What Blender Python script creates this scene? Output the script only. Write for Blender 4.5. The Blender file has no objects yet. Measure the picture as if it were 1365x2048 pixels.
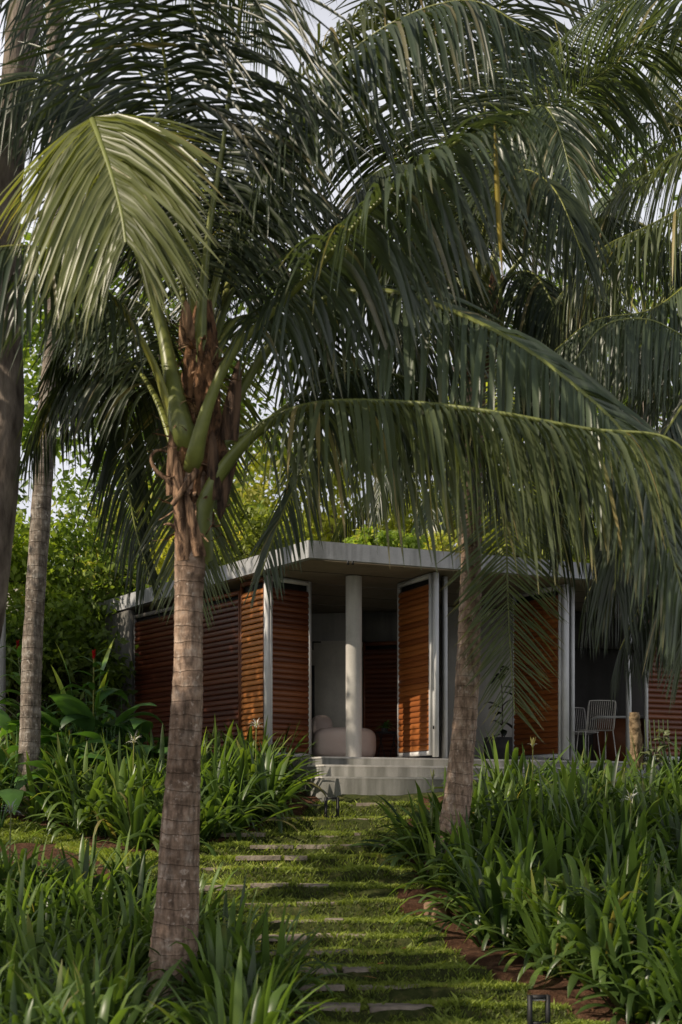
import bpy, math, random
import numpy as np
from mathutils import Vector, noise as mnoise
random.seed(7); RS = np.random.RandomState(11)
sc = bpy.context.scene
COL = sc.collection
F, HOR, ZC = 2844.0, 1620.0, 1.6           # focal length in photo pixels, horizon row, eye height

def P(px, py, d):
    return Vector(((px-682.5)/F*d, d, (HOR-py)/F*d + ZC))
def Gd(py):                                 # distance at which the slope shows at row py
    return 3.72/((py-HOR)/F + 0.2)
def G(px, py):
    d = Gd(py); return ((px-682.5)/F*d, d)
ROWS = [2030,1993,1953,1918,1885,1855,1820,1785,1752,1727,1705,1680,1648,1620,1598]
RD = [Gd(r) for r in ROWS]
RDA = np.array([9.9,10.35]+RD+[20.6])
LEFT_C = np.array([[9,-.1],[11,-.9],[13,-1.5],[15,-1.9],[17,-1.2],[19.2,-.3]])
def inpoly(x, y, poly):
    r = np.zeros(np.shape(x), bool); j = len(poly)-1
    for i in range(len(poly)):
        xi, yi = poly[i]; xj, yj = poly[j]
        c = ((yi > y) != (yj > y)) & (x < (xj-xi)*(y-yi)/(yj-yi+1e-12)+xi)
        r ^= c; j = i
    return r
BED_R = [G(838,1598),G(815,1640),G(800,1700),G(838,1775),G(850,1830),G(900,1905),G(1040,1985),G(1190,2046),(2.6,9.6),(8,9.6),(8,19.3),(1.6,19.5)]
BED_L = [(-9,15.5),G(0,1632),G(120,1660),G(200,1700),G(330,1712),G(430,1690),G(560,1645),G(640,1606),(-.28,19.25),(-.6,20.2),(-1.3,20.6),(-4.3,25),(-9,25)]
BED_N = [(-9,6.5),(.02,6.5),(-.05,10.0),G(620,2040),G(560,1975),G(450,1905),G(380,1850),G(290,1790),G(225,1735),G(100,1690),G(-60,1680),(-9,15.2)]
def smooth_noise(x, y, s, seed=0):
    # cheap vectorised value noise
    x = np.asarray(x)/s+seed*17.3; y = np.asarray(y)/s+seed*9.1
    xi = np.floor(x).astype(int); yi = np.floor(y).astype(int); fx = x-xi; fy = y-yi
    def h(a, b):
        v = np.sin(a*127.1+b*311.7+seed*3.3)*43758.5453
        return v-np.floor(v)
    fx = fx*fx*(3-2*fx); fy = fy*fy*(3-2*fy)
    return (h(xi,yi)*(1-fx)+h(xi+1,yi)*fx)*(1-fy)+(h(xi,yi+1)*(1-fx)+h(xi+1,yi+1)*fx)*fy
def ground(x, d):
    x = np.asarray(x, float); d = np.asarray(d, float)
    base = -3.72+.2*d
    base = np.where(d < 10.4, -1.64+(d-10.4)*.04, base)
    base = np.where(d > 20, .28+(d-20)*.01, base)
    base = np.where(d > 27, .35+(d-27)*.16, base)
    base = np.where(d > 60, .35+33*.16+(d-60)*.02, base)
    dd = d + (smooth_noise(x, d, .8, 3)-.5)*.12+(smooth_noise(x, d, .2, 4)-.5)*.05
    k = np.clip(np.searchsorted(RDA, dd)-1, 0, len(RDA)-2)
    lo = RDA[k]; hi = RDA[k+1]; t = np.clip((dd-lo)/(hi-lo), 0, 1)
    stepz = -3.72+.2*lo+.2*(hi-lo)*np.where(t < .74, .10*t/.74, .10+.90*np.clip((t-.74)/.20,0,1)**1.2)
    stepz += .035+.022*np.exp(-((t-.04)/.13)**2)*(.3+smooth_noise(x,d,.6,14))+.03*np.where(t>.9,(t-.9)/.1,0)
    lc = np.interp(d, LEFT_C[:,0], LEFT_C[:,1])
    m = np.clip((x-lc+.5)/.7, 0, 1)*np.clip((1.5-x+np.where(d<12,(12-d)*.5,0))/.5, 0, 1)*np.clip((d-9.9)/.4, 0, 1)*np.clip((19.6-d)/.3, 0, 1)
    z = base*(1-m)+stepz*m
    z += (smooth_noise(x,d,.5,1)-.5)*.05+(smooth_noise(x,d,.13,2)-.5)*.022
    return z+ZC
def gz(x, d): return float(ground(np.array([x]), np.array([d]))[0])
def soilmask(x, y):
    n = (smooth_noise(x,y,.25,5)-.5)*.22; n2 = (smooth_noise(x,y,.25,6)-.5)*.22
    s = inpoly(x+n,y+n2,BED_R)|inpoly(x+n,y+n2,BED_L)|inpoly(x+n,y+n2,BED_N)
    s |= ((x+n*2-.72)**2/.03+(y+n2*2-14.0)**2/.3 < 1)
    return s

# ------------------------------------------------------------------ mesh helper
class MB:
    def __init__(s): s.v=[]; s.f=[]; s.m=[]; s.t=[]; s.n=0
    def add(s, v, f, m=0, t=.5):
        v = np.asarray(v, float).reshape(-1,3); f = np.asarray(f, int)
        s.v.append(v); s.f.append(f+s.n); s.m.append(np.full(len(f), m, int))
        s.t.append(np.broadcast_to(np.asarray(t,float), (len(v),)) if np.ndim(t)==0 else np.asarray(t,float)); s.n += len(v)
    def grid(s, pts, m=0, t=.5, closed=False):   # pts (a,b,3)
        a, b = pts.shape[:2]; i = np.arange(a-1)[:,None]*b
        j = np.arange(b if closed else b-1)[None,:]; j2 = (j+1) % b
        f = np.stack([i+j, i+j2, i+b+j2, i+b+j], -1).reshape(-1,4)
        if np.ndim(t) == 1: t = np.repeat(np.asarray(t), b)
        s.add(pts.reshape(-1,3), f, m, t)
    def box(s, c, sz, rz=0, m=0, t=.5, axes=None):
        c = np.array(c, float); h = np.array(sz)/2
        q = np.array([[x,y,z] for x in(-1,1) for y in(-1,1) for z in(-1,1)])*h
        ca, sa = math.cos(rz), math.sin(rz); R = np.array([[ca,-sa,0],[sa,ca,0],[0,0,1]])
        if axes is not None: R = np.array(axes).T
        s.add(q@R.T+c, [[0,1,3,2],[4,6,7,5],[0,4,5,1],[2,3,7,6],[0,2,6,4],[1,5,7,3]], m, t)
    def prism(s, poly, z0, z1, m=0):
        n = len(poly); v = [(x,y,z0) for x,y in poly]+[(x,y,z1) for x,y in poly]
        s.add(v, [[i,(i+1)%n,n+(i+1)%n,n+i] for i in range(n)], m)
        c0 = len(v)
        cx = sum(p[0] for p in poly)/n; cy = sum(p[1] for p in poly)/n
        for z, rev in ((z0,1),(z1,0)):
            vv = [(x,y,z) for x,y in poly]+[(cx,cy,z)]
            s.add(vv, [[n,(i+1)%n,i,i] if rev else [n,i,(i+1)%n,(i+1)%n] for i in range(n)], m)
    def tube(s, pts, r, n=8, m=0, t=.5, cap=True):
        pts = np.asarray(pts, float); r = np.broadcast_to(np.asarray(r, float), (len(pts),))
        T = np.gradient(pts, axis=0); T /= np.linalg.norm(T,axis=1)[:,None]+1e-9
        u = np.array([1,0,0]) if abs(T[0][0]) < .8 else np.array([0,1,0])
        rings = []
        for p, tt, rr in zip(pts, T, r):
            u = u-tt*u.dot(tt); u /= np.linalg.norm(u)+1e-9; w = np.cross(tt, u)
            a = np.arange(n)*2*math.pi/n
            rings.append(p+rr*(np.cos(a)[:,None]*u+np.sin(a)[:,None]*w))
        s.grid(np.array(rings), m, t, closed=True)
        if cap:
            for k in (0,-1):
                rg = rings[k]; vv = np.vstack([rg, rg.mean(0)])
                s.add(vv, [[i,(i+1)%n,n,n] for i in range(n)], m, t if np.ndim(t)==0 else t[k])
    def sphere(s, c, r, m=0, t=.5, nu=12, nv=8, fn=None):
        u = np.arange(nu)*2*math.pi/nu; v = np.linspace(.02, math.pi-.02, nv)
        p = np.stack([np.sin(v)[:,None]*np.cos(u), np.sin(v)[:,None]*np.sin(u), np.cos(v)[:,None]*np.ones(nu)], -1)
        if fn: p = fn(p)
        s.grid(p*np.array(r)+np.array(c), m, t, closed=True)
    def build(s, name, mats, parent=None, smooth=False, tag=None, loc=None):
        me = bpy.data.meshes.new(name)
        v = np.concatenate(s.v); f = np.concatenate(s.f); m = np.concatenate(s.m); t = np.concatenate(s.t)
        if loc is not None: v = v-np.array(loc)
        tri = f[:,3] == f[:,2]
        ls = np.where(tri, 3, 4); loops = f[np.column_stack([np.ones((len(f),3),bool), ~tri])]
        me.vertices.add(len(v)); me.vertices.foreach_set('co', v.ravel())
        me.loops.add(len(loops)); me.loops.foreach_set('vertex_index', loops)
        me.polygons.add(len(f)); st = np.concatenate([[0],np.cumsum(ls)[:-1]])
        me.polygons.foreach_set('loop_start', st); me.polygons.foreach_set('loop_total', ls)
        me.polygons.foreach_set('material_index', m)
        if smooth: me.polygons.foreach_set('use_smooth', np.ones(len(f), bool))
        at = me.attributes.new('tint','FLOAT','POINT'); at.data.foreach_set('value', t)
        me.update(calc_edges=True); me.validate()
        for x in (mats if isinstance(mats,(list,tuple)) else [mats]): me.materials.append(x)
        o = bpy.data.objects.new(name, me); COL.objects.link(o)
        if loc is not None and parent is None: o.location = loc
        if parent is not None: o.parent = parent
        if tag: settag(o, *tag)
        return o
def settag(o, label=None, cat=None, group=None, kind=None):
    if label: o['label'] = label
    if cat: o['category'] = cat
    if group: o['group'] = group
    if kind: o['kind'] = kind
def empty(name, label, cat, group=None, loc=(0,0,0)):
    o = bpy.data.objects.new(name, None); COL.objects.link(o); o.location = loc; o.empty_display_size = .1
    settag(o, label, cat, group); return o
def cr(pts, n):                                   # catmull-rom, near-uniform
    p = np.array([tuple(q) for q in pts], float)
    p = np.vstack([2*p[0]-p[1], p, 2*p[-1]-p[-2]]); out=[]
    for i in range(1, len(p)-2):
        t = np.linspace(0,1,16,endpoint=False)[:,None]
        out.append(.5*((2*p[i])+(-p[i-1]+p[i+1])*t+(2*p[i-1]-5*p[i]+4*p[i+1]-p[i+2])*t**2+(-p[i-1]+3*p[i]-3*p[i+1]+p[i+2])*t**3))
    out.append(p[-2:-1]); q = np.vstack(out)
    L = np.concatenate([[0],np.cumsum(np.linalg.norm(np.diff(q,axis=0),axis=1))])
    s = np.linspace(0, L[-1], n)
    return np.column_stack([np.interp(s, L, q[:,k]) for k in range(3)]), L[-1]

# ------------------------------------------------------------------ materials
def mat(name):
    m = bpy.data.materials.new(name); m.use_nodes = True; nt = m.node_tree; nt.nodes.clear()
    out = nt.nodes.new('ShaderNodeOutputMaterial'); return m, nt, out
def N(nt, t, **k):
    n = nt.nodes.new('ShaderNode'+t)
    for a, b in k.items():
        if a in n.inputs.keys(): n.inputs[a].default_value = b
        else: setattr(n, a, b)
    return n
def ramp(nt, fac, stops):
    r = nt.nodes.new('ShaderNodeValToRGB'); e = r.color_ramp.elements
    while len(e) < len(stops): e.new(.5)
    for i,(p,c) in enumerate(stops): e[i].position = p; e[i].color = (*c,1)
    nt.links.new(fac, r.inputs[0]); return r.outputs[0]
def noise_tex(nt, scale, detail=4, vec=None, rough=.55, mapping=None):
    n = N(nt,'TexNoise'); n.inputs['Scale'].default_value = scale; n.inputs['Detail'].default_value = detail; n.inputs['Roughness'].default_value = rough
    tc = nt.nodes.new('ShaderNodeTexCoord')
    if mapping:
        mp = nt.nodes.new('ShaderNodeMapping'); mp.inputs['Scale'].default_value = mapping
        nt.links.new(tc.outputs['Object'], mp.inputs[0]); nt.links.new(mp.outputs[0], n.inputs[0])
    else: nt.links.new(tc.outputs['Object'], n.inputs[0])
    return n.outputs['Fac']
def mixc(nt, a, b, fac, mode='MIX'):
    x = nt.nodes.new('ShaderNodeMix'); x.data_type='RGBA'; x.blend_type = mode
    for v, i in ((fac,0),(a,6),(b,7)):
        if hasattr(v,'links') or hasattr(v,'is_linked'): nt.links.new(v, x.inputs[i])
        else: x.inputs[i].default_value = v if i==0 else (*v,1)
    return x.outputs[2]
def leafmat(name, dark, light, tip, trans=.35, rough=.42, spec=.5, nscale=3.0):
    m, nt, out = mat(name); L = nt.links
    at = N(nt,'Attribute'); at.attribute_name = 'tint'
    c = ramp(nt, at.outputs['Fac'], [(0,dark),(.55,light),(.86,light),(1,tip)])
    nz = noise_tex(nt, nscale, 3)
    c = mixc(nt, c, (.55,.55,.55), ramp(nt, nz, [(.35,(0,0,0)),(.7,(.75,.75,.75))]), 'MULTIPLY')
    oi = N(nt,'ObjectInfo'); c = mixc(nt, c, ramp(nt, oi.outputs['Random'], [(0,(.55,.60,.62)),(.5,(.85,.88,.85)),(1,(1.12,1.05,.85))]), 1.0, 'MULTIPLY')
    p = N(nt,'BsdfPrincipled'); p.inputs['Roughness'].default_value = rough; p.inputs['Specular IOR Level'].default_value = spec
    L.new(c, p.inputs['Base Color'])
    tr = N(nt,'BsdfTranslucent'); hs = mixc(nt, c, (1.0,1.0,.35), 1.0, 'MULTIPLY')
    br = N(nt,'HueSaturation'); br.inputs['Value'].default_value = 1.9; L.new(hs, br.inputs['Color']); L.new(br.outputs[0], tr.inputs[0])
    mx = N(nt,'MixShader'); mx.inputs[0].default_value = trans; L.new(p.outputs[0], mx.inputs[1]); L.new(tr.outputs[0], mx.inputs[2])
    L.new(mx.outputs[0], out.inputs[0]); return m
def simple(name, c1, c2, scale=6, rough=.7, bump=0, bscale=40, mapping=None, spec=.4, detail=5, lo=.35, hi=.65):
    m, nt, out = mat(name); L = nt.links
    f = noise_tex(nt, scale, detail, mapping=mapping)
    c = ramp(nt, f, [(lo,c1),(hi,c2)])
    p = N(nt,'BsdfPrincipled'); p.inputs['Roughness'].default_value = rough; p.inputs['Specular IOR Level'].default_value = spec
    L.new(c, p.inputs['Base Color'])
    if bump:
        b = N(nt,'Bump'); b.inputs['Strength'].default_value = bump; b.inputs['Distance'].default_value=.02
        L.new(noise_tex(nt, bscale, 6, mapping=mapping), b.inputs['Height']); L.new(b.outputs[0], p.inputs['Normal'])
    L.new(p.outputs[0], out.inputs[0]); return m

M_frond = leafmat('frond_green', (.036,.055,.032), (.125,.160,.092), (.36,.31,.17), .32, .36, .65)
M_frondlit = leafmat('frond_sunlit', (.10,.13,.055), (.21,.24,.105), (.34,.31,.16), .42, .34, .55)  # paler copy for the big left frond, its sunlight put into the colour
M_frondshade = leafmat('frond_shade', (.018,.030,.016), (.060,.080,.038), (.20,.17,.08), .28, .38, .5)  # darker copy of the frond green, backlit shade put into the colour
M_lily = leafmat('lily_leaf', (.030,.062,.018), (.16,.25,.060), (.36,.31,.13), .42, .36, .5, 2.0)
M_broad = leafmat('broad_leaf', (.05,.11,.04), (.12,.26,.06), (.50,.60,.10), .3, .35, .5, 5)
M_bg1 = leafmat('bush_leaf', (.07,.12,.025), (.32,.43,.085), (.60,.56,.16), .45, .5, .4, 1.0)
M_bg2 = leafmat('yellow_leaf', (.14,.18,.035), (.46,.50,.12), (.70,.60,.22), .45, .5, .3, 1.0)
M_grass = leafmat('lawn_blade', (.10,.14,.026), (.33,.41,.085), (.56,.52,.19), .3, .55, .3, 1.2)
M_petiole = leafmat('petiole', (.16,.18,.04), (.30,.32,.08), (.26,.20,.08), .05, .4, .5, 6)
M_dry = simple('dry_sheath', (.06,.032,.018), (.46,.28,.165), 26, .9, 1.0, 90, (1,1,.10), detail=8, lo=.38, hi=.62)
M_fibre = simple('fibre', (.02,.010,.005), (.30,.155,.075), 26, .9, 1.0, 90, (1,1,.3))
M_brown = simple('bract', (.03,.017,.011), (.17,.10,.06), 24, .85, 1.0, 80, (1,1,.1), detail=8, lo=.38, hi=.62)

def barkmat(name, base, dark, pale, ring=.085, lichen=.5):
    m, nt, out = mat(name); L = nt.links
    at = N(nt,'Attribute'); at.attribute_name='tint'          # tint holds the length along the trunk (m)
    nz = noise_tex(nt, 3.5, 5)
    a = N(nt,'Math', operation='MULTIPLY_ADD'); L.new(nz, a.inputs[0]); a.inputs[1].default_value = .10; L.new(at.outputs['Fac'], a.inputs[2])
    d = N(nt,'Math', operation='DIVIDE'); L.new(a.outputs[0], d.inputs[0]); d.inputs[1].default_value = ring
    fr = N(nt,'Math', operation='FRACT'); L.new(d.outputs[0], fr.inputs[0])
    rg = ramp(nt, fr.outputs[0], [(0,(.40,.38,.36)),(.05,(.95,.95,.95)),(.18,(.80,.80,.80)),(.6,(1,1,1)),(.90,(.72,.70,.68)),(.97,(.62,.60,.58)),(1,(.40,.38,.36))])
    n2 = noise_tex(nt, 7, 8, rough=.7)
    c = ramp(nt, n2, [(.30,dark),(.52,base),(.70,pale)])
    n3 = noise_tex(nt, 26, 6, mapping=(1,1,.22), rough=.65)
    c = mixc(nt, c, ramp(nt, n3, [(.36,(.22,.22,.22)),(.58,(1,1,1))]), .75, 'MULTIPLY')
    n5 = noise_tex(nt, 1.3, 3)
    c = mixc(nt, c, ramp(nt, n5, [(.32,(.42,.39,.36)),(.62,(1.05,1.05,1.05))]), .9, 'MULTIPLY')
    c = mixc(nt, c, rg, ramp(nt, noise_tex(nt, 4.5, 5), [(.35,(.12,.12,.12)),(.65,(.85,.85,.85))]), 'MULTIPLY')
    n4 = noise_tex(nt, 17, 7, rough=.7)
    c = mixc(nt, c, pale, ramp(nt, n4, [(.58,(0,0,0)),(.66,(lichen,)*3)]))
    p = N(nt,'BsdfPrincipled'); p.inputs['Roughness'].default_value=.85; p.inputs['Specular IOR Level'].default_value=.25
    L.new(c, p.inputs['Base Color'])
    b = N(nt,'Bump'); b.inputs['Strength'].default_value=.8; b.inputs['Distance'].default_value=.02
    h = N(nt,'Math', operation='ADD'); L.new(n3, h.inputs[0]); L.new(rg, h.inputs[1]); L.new(h.outputs[0], b.inputs['Height']); L.new(b.outputs[0], p.inputs['Normal'])
    L.new(p.outputs[0], out.inputs[0]); return m
M_bark = barkmat('palm_bark', (.50,.35,.25), (.22,.145,.10), (.74,.62,.51), .115)
M_bark2 = barkmat('palm_bark_grey', (.30,.25,.20), (.13,.10,.08), (.56,.52,.46), .15, .7)
M_bark3 = simple('tree_bark', (.07,.052,.04), (.27,.22,.175), 9, .9, .8, 30, (1,1,.3), detail=8)
M_twig = simple('twig', (.03,.02,.014), (.07,.05,.035), 8, .9)

def concmat(name, c, stain=.5, rough=.75):
    m, nt, out = mat(name); L = nt.links
    d = tuple(x*.72 for x in c)
    col = ramp(nt, noise_tex(nt, 1.6, 8, rough=.65), [(.3,d),(.7,c)])
    col = mixc(nt, col, ramp(nt, noise_tex(nt, 5, 6, mapping=(1,1,.10)), [(.40,(.45,.46,.43)),(.56,(1,1,1))]), stain, 'MULTIPLY')
    col = mixc(nt, col, ramp(nt, noise_tex(nt, 60, 3), [(.3,(.85,.85,.85)),(.6,(1,1,1))]), .6, 'MULTIPLY')
    p = N(nt,'BsdfPrincipled'); p.inputs['Roughness'].default_value=rough; p.inputs['Specular IOR Level'].default_value=.3
    L.new(col, p.inputs['Base Color'])
    b = N(nt,'Bump'); b.inputs['Strength'].default_value=.3; b.inputs['Distance'].default_value=.01
    L.new(noise_tex(nt, 25, 7), b.inputs['Height']); L.new(b.outputs[0], p.inputs['Normal'])
    L.new(p.outputs[0], out.inputs[0]); return m
M_conc = concmat('concrete_fascia', (.50,.51,.53), .75)
M_step = concmat('concrete_step', (.34,.335,.31), .7)
M_soff = concmat('ceiling_board', (.30,.25,.19), .2)
M_wdk = concmat('wall_dark_grey', (.10,.095,.09), .3)
M_col = concmat('column_plaster', (.68,.65,.60), .35)
M_wall = concmat('wall_plaster', (.55,.52,.47), .3)
M_wallg = concmat('wall_grey', (.19,.18,.16), .5)
M_pale = simple('frame_grey_paint', (.56,.56,.56), (.68,.68,.67), 3, .5, .1)
M_stone = simple('paver_stone', (.16,.13,.105), (.36,.30,.24), 5, .85, .5, 30)
M_black = simple('black_metal', (.008,.008,.008), (.016,.016,.017), 12, .6, .1)
M_white = simple('white_wire', (.32,.30,.28), (.42,.40,.37), 5, .5)
M_sofa = simple('blush_fabric', (.62,.50,.44), (.72,.60,.53), 3, .95, .5, 200)
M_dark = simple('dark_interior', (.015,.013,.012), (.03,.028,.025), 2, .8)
M_petal = leafmat('petal', (.75,.75,.75), (.85,.85,.85), (.88,.88,.86), .0, .6, .2)
M_bud = leafmat('bud', (.25,.27,.10), (.45,.45,.22), (.55,.40,.25), .3, .5, .3)
M_red = leafmat('red_bract', (.35,.01,.02), (.55,.015,.03), (.6,.05,.05), .25, .4, .5)
M_dead = leafmat('fallen_leaf', (.25,.10,.03), (.45,.20,.06), (.5,.25,.08), .2, .6, .3)
M_yellow = leafmat('yellow_spear', (.20,.18,.03), (.38,.30,.05), (.42,.22,.04), .3, .5, .3)
M_pot = simple('dark_pot', (.03,.03,.028), (.06,.055,.05), 8, .7)
M_yelleaf = leafmat('variegated_leaf', (.16,.20,.08), (.32,.34,.16), (.40,.38,.2), .3, .45, .4, 8)

def woodmat():
    m, nt, out = mat('louvre_wood'); L = nt.links
    at = N(nt,'Attribute'); at.attribute_name='tint'
    c = ramp(nt, at.outputs['Fac'], [(0,(.060,.014,.006)),(.3,(.13,.036,.011)),(.6,(.29,.092,.022)),(1,(.50,.19,.045))])
    g = noise_tex(nt, 9, 6, mapping=(.35,.35,5), rough=.6)
    c = mixc(nt, c, ramp(nt, g, [(.3,(.5,.45,.4)),(.6,(1,1,1))]), .45, 'MULTIPLY')
    p = N(nt,'BsdfPrincipled'); p.inputs['Roughness'].default_value=.42; p.inputs['Specular IOR Level'].default_value=.45
    L.new(c, p.inputs['Base Color']); b = N(nt,'Bump'); b.inputs['Strength'].default_value=.25; b.inputs['Distance'].default_value=.004
    L.new(g, b.inputs['Height']); L.new(b.outputs[0], p.inputs['Normal']); L.new(p.outputs[0], out.inputs[0]); return m
M_wood = woodmat()

def groundmat():
    m, nt, out = mat('ground_soil_and_turf'); L = nt.links
    at = N(nt,'Attribute'); at.attribute_name='tint'           # 1 = bare soil, 0 = turf
    soil = ramp(nt, noise_tex(nt, 11, 9, rough=.75), [(.3,(.03,.016,.009)),(.5,(.085,.042,.024)),(.72,(.21,.12,.07))])
    turf = ramp(nt, noise_tex(nt, 14, 7, rough=.7), [(.3,(.028,.030,.012)),(.52,(.06,.075,.02)),(.72,(.14,.12,.05))])
    nz = noise_tex(nt, 3, 4)
    a = N(nt,'Math', operation='ADD'); L.new(at.outputs['Fac'], a.inputs[0]); L.new(nz, a.inputs[1])
    f = ramp(nt, a.outputs[0], [(.75,(0,0,0)),(1.05,(1,1,1))])
    c = mixc(nt, turf, soil, f)
    p = N(nt,'BsdfPrincipled'); p.inputs['Roughness'].default_value=.95; p.inputs['Specular IOR Level'].default_value=.15
    L.new(c, p.inputs['Base Color']); b = N(nt,'Bump'); b.inputs['Strength'].default_value=1; b.inputs['Distance'].default_value=.03
    L.new(noise_tex(nt, 45, 8, rough=.7), b.inputs['Height']); L.new(b.outputs[0], p.inputs['Normal']); L.new(p.outputs[0], out.inputs[0]); return m
M_ground = groundmat()

# ------------------------------------------------------------------ ground
def axis(segs):
    out=[segs[0][0]]
    for a,b,s in segs:
        n = max(1,int(round((b-a)/s))); out += list(np.linspace(a,b,n+1)[1:])
    return np.array(out)
xs = axis([(-150,-40,20),(-40,-10,3),(-10,-5,.3),(-5,5,.05),(5,10,.3),(10,40,3),(40,150,20)])
ys = axis([(-20,6,2),(6,9,.2),(9,20,.05),(20,27,.25),(27,60,3),(60,300,20)])
X, Y = np.meshgrid(xs, ys)
g = MB(); pts = np.stack([X,Y,ground(X,Y)],-1)
g.grid(pts, 0, .5); g.t = [soilmask(X,Y).astype(float).ravel()]
go = g.build('ground', M_ground, smooth=True); go['kind'] = 'structure'

# stone pavers set across the turf treads
SLABS=[]
for i, row in enumerate(ROWS):
    d = RD[i]
    lo, hi = {0:(600,925),1:(560,870),2:(430,830),3:(470,760),4:(500,740),5:(540,690),6:(480,680),7:(400,660),8:(400,560),9:(470,620),10:(420,800),11:(440,780),12:(520,800),13:(620,800),14:(640,800)}[i]
    xa, xb = (lo-682.5)/F*d, (hi-682.5)/F*d
    x = xa; k=0
    while x < xb-.18:
        if i>8 and random.random()<.4: x+=.45; continue
        w = random.uniform(.42,.62); w = min(w, xb-x)
        dep = random.uniform(.17,.24); sink = .012 if i < 6 else .0
        c = (x+w/2, d+dep/2+.0+random.uniform(-.015,.015))
        zt = max(gz(c[0]-.15,c[1]),gz(c[0]+.15,c[1]),gz(c[0],c[1]-dep*.4),gz(c[0],c[1]+.03))+random.uniform(.010,.020) if True else -3.72+.2*RDA[i+2]+.035+ZC+random.uniform(.012,.026)
        mb = MB()
        pl=[]
        for (sx,sy) in ((-1,-1),(1,-1),(1,1),(-1,1)):
            pl.append((sx*(w/2-.012)+random.uniform(-.012,.012), sy*dep/2+random.uniform(-.012,.012)))
        mb.prism(pl, -.045, 0)
        o = mb.build('stone_paver', M_stone); o.location=(c[0],c[1],zt+.006); o.rotation_euler=(random.uniform(-.03,.03),random.uniform(-.02,.02),random.uniform(-.05,.05))
        md=o.modifiers.new('b','BEVEL'); md.width=.006; md.segments=2
        settag(o,'flat stone slab half sunk in the turf of the garden steps','paving slab','stone slabs set in rows across the lawn steps')
        SLABS.append((c[0]-w/2,c[0]+w/2,c[1]-dep/2,c[1]+dep/2))
        x += w+random.uniform(.015,.05); k+=1
# lawn blades (nobody could count them)
def lawn():
    n = 560000
    x = RS.uniform(-4.2, 2.6, n); y = 9.3+(20.2-9.3)*RS.uniform(0,1,n)**1.25
    keep = ~soilmask(x,y); keep &= smooth_noise(x,y,.13,9) > .24
    kk = np.clip(np.searchsorted(RDA,y)-1,0,len(RDA)-2); tt=(y-RDA[kk])/(RDA[kk+1]-RDA[kk])
    keep &= ~((tt>.74)&(RS.uniform(0,1,n)<.55)&(y>10.3)&(x>-1.6))
    for (sx0,sx1,sy0,sy1) in SLABS: keep &= ~((x>sx0+.05*RS.uniform(0,1,n))&(x<sx1-.05*RS.uniform(0,1,n))&(y>sy0+.03*RS.uniform(0,1,n))&(y<sy1-.05-.06*RS.uniform(0,1,n)))
    keep &= ~inpoly(x,y,[(-.5,19.05),(-1.3,20.8),(6,23.5),(6,20)])
    x=x[keep]; y=y[keep]; n=len(x); z=ground(x,y)
    h = (.018+.040*smooth_noise(x,y,.22,4)*RS.uniform(.4,1.3,n))*np.where(RS.uniform(0,1,n)>.985,1.9,1)
    w = RS.uniform(.003,.0075,n); a = RS.uniform(0,2*math.pi,n)
    lean = RS.uniform(.2,1.1,n)*h; b = RS.uniform(0,2*math.pi,n)
    p0 = np.stack([x-np.cos(a)*w,y-np.sin(a)*w,z-.004],-1); p1=np.stack([x+np.cos(a)*w,y+np.sin(a)*w,z-.004],-1)
    mx = x+np.cos(b)*lean*.45; my=y+np.sin(b)*lean*.45
    p2 = np.stack([mx+np.cos(a)*w,my+np.sin(a)*w,z+h*.62],-1); p3=np.stack([x+np.cos(b)*lean*1.2,y+np.sin(b)*lean*1.2,z+h],-1)
    v = np.stack([p0,p1,p2,p3],1).reshape(-1,3); i=np.arange(n)[:,None]*4
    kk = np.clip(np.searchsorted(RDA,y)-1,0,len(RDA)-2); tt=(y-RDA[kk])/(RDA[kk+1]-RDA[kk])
    shade_band = np.where((tt>.68)&(tt<.96),-.28,np.where((tt<.3)|(tt>.96),.15,0))  # shaded risers and lit tread fronts painted into the blade tint
    t = np.clip(.12+.55*smooth_noise(x,y,.5,12)+RS.uniform(-.15,.35,n)+shade_band,0,1)
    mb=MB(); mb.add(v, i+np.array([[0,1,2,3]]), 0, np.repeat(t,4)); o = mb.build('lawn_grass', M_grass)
    settag(o, 'short creeping grass growing over the stepped slope', 'grass', None, 'stuff')
lawn()

# one lone slab by the left bed
mb=MB(); mb.prism([(-.22,-.13),(.24,-.12),(.22,.14),(-.2,.12)],-.04,0); q=G(262,1738)
o=mb.build('stone_paver', M_stone); o.location=(q[0],q[1],gz(*q)+.02); o.rotation_euler=(.1,0,.1)
settag(o,'lone stone slab in the grass left of the large palm trunk','paving slab')

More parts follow.
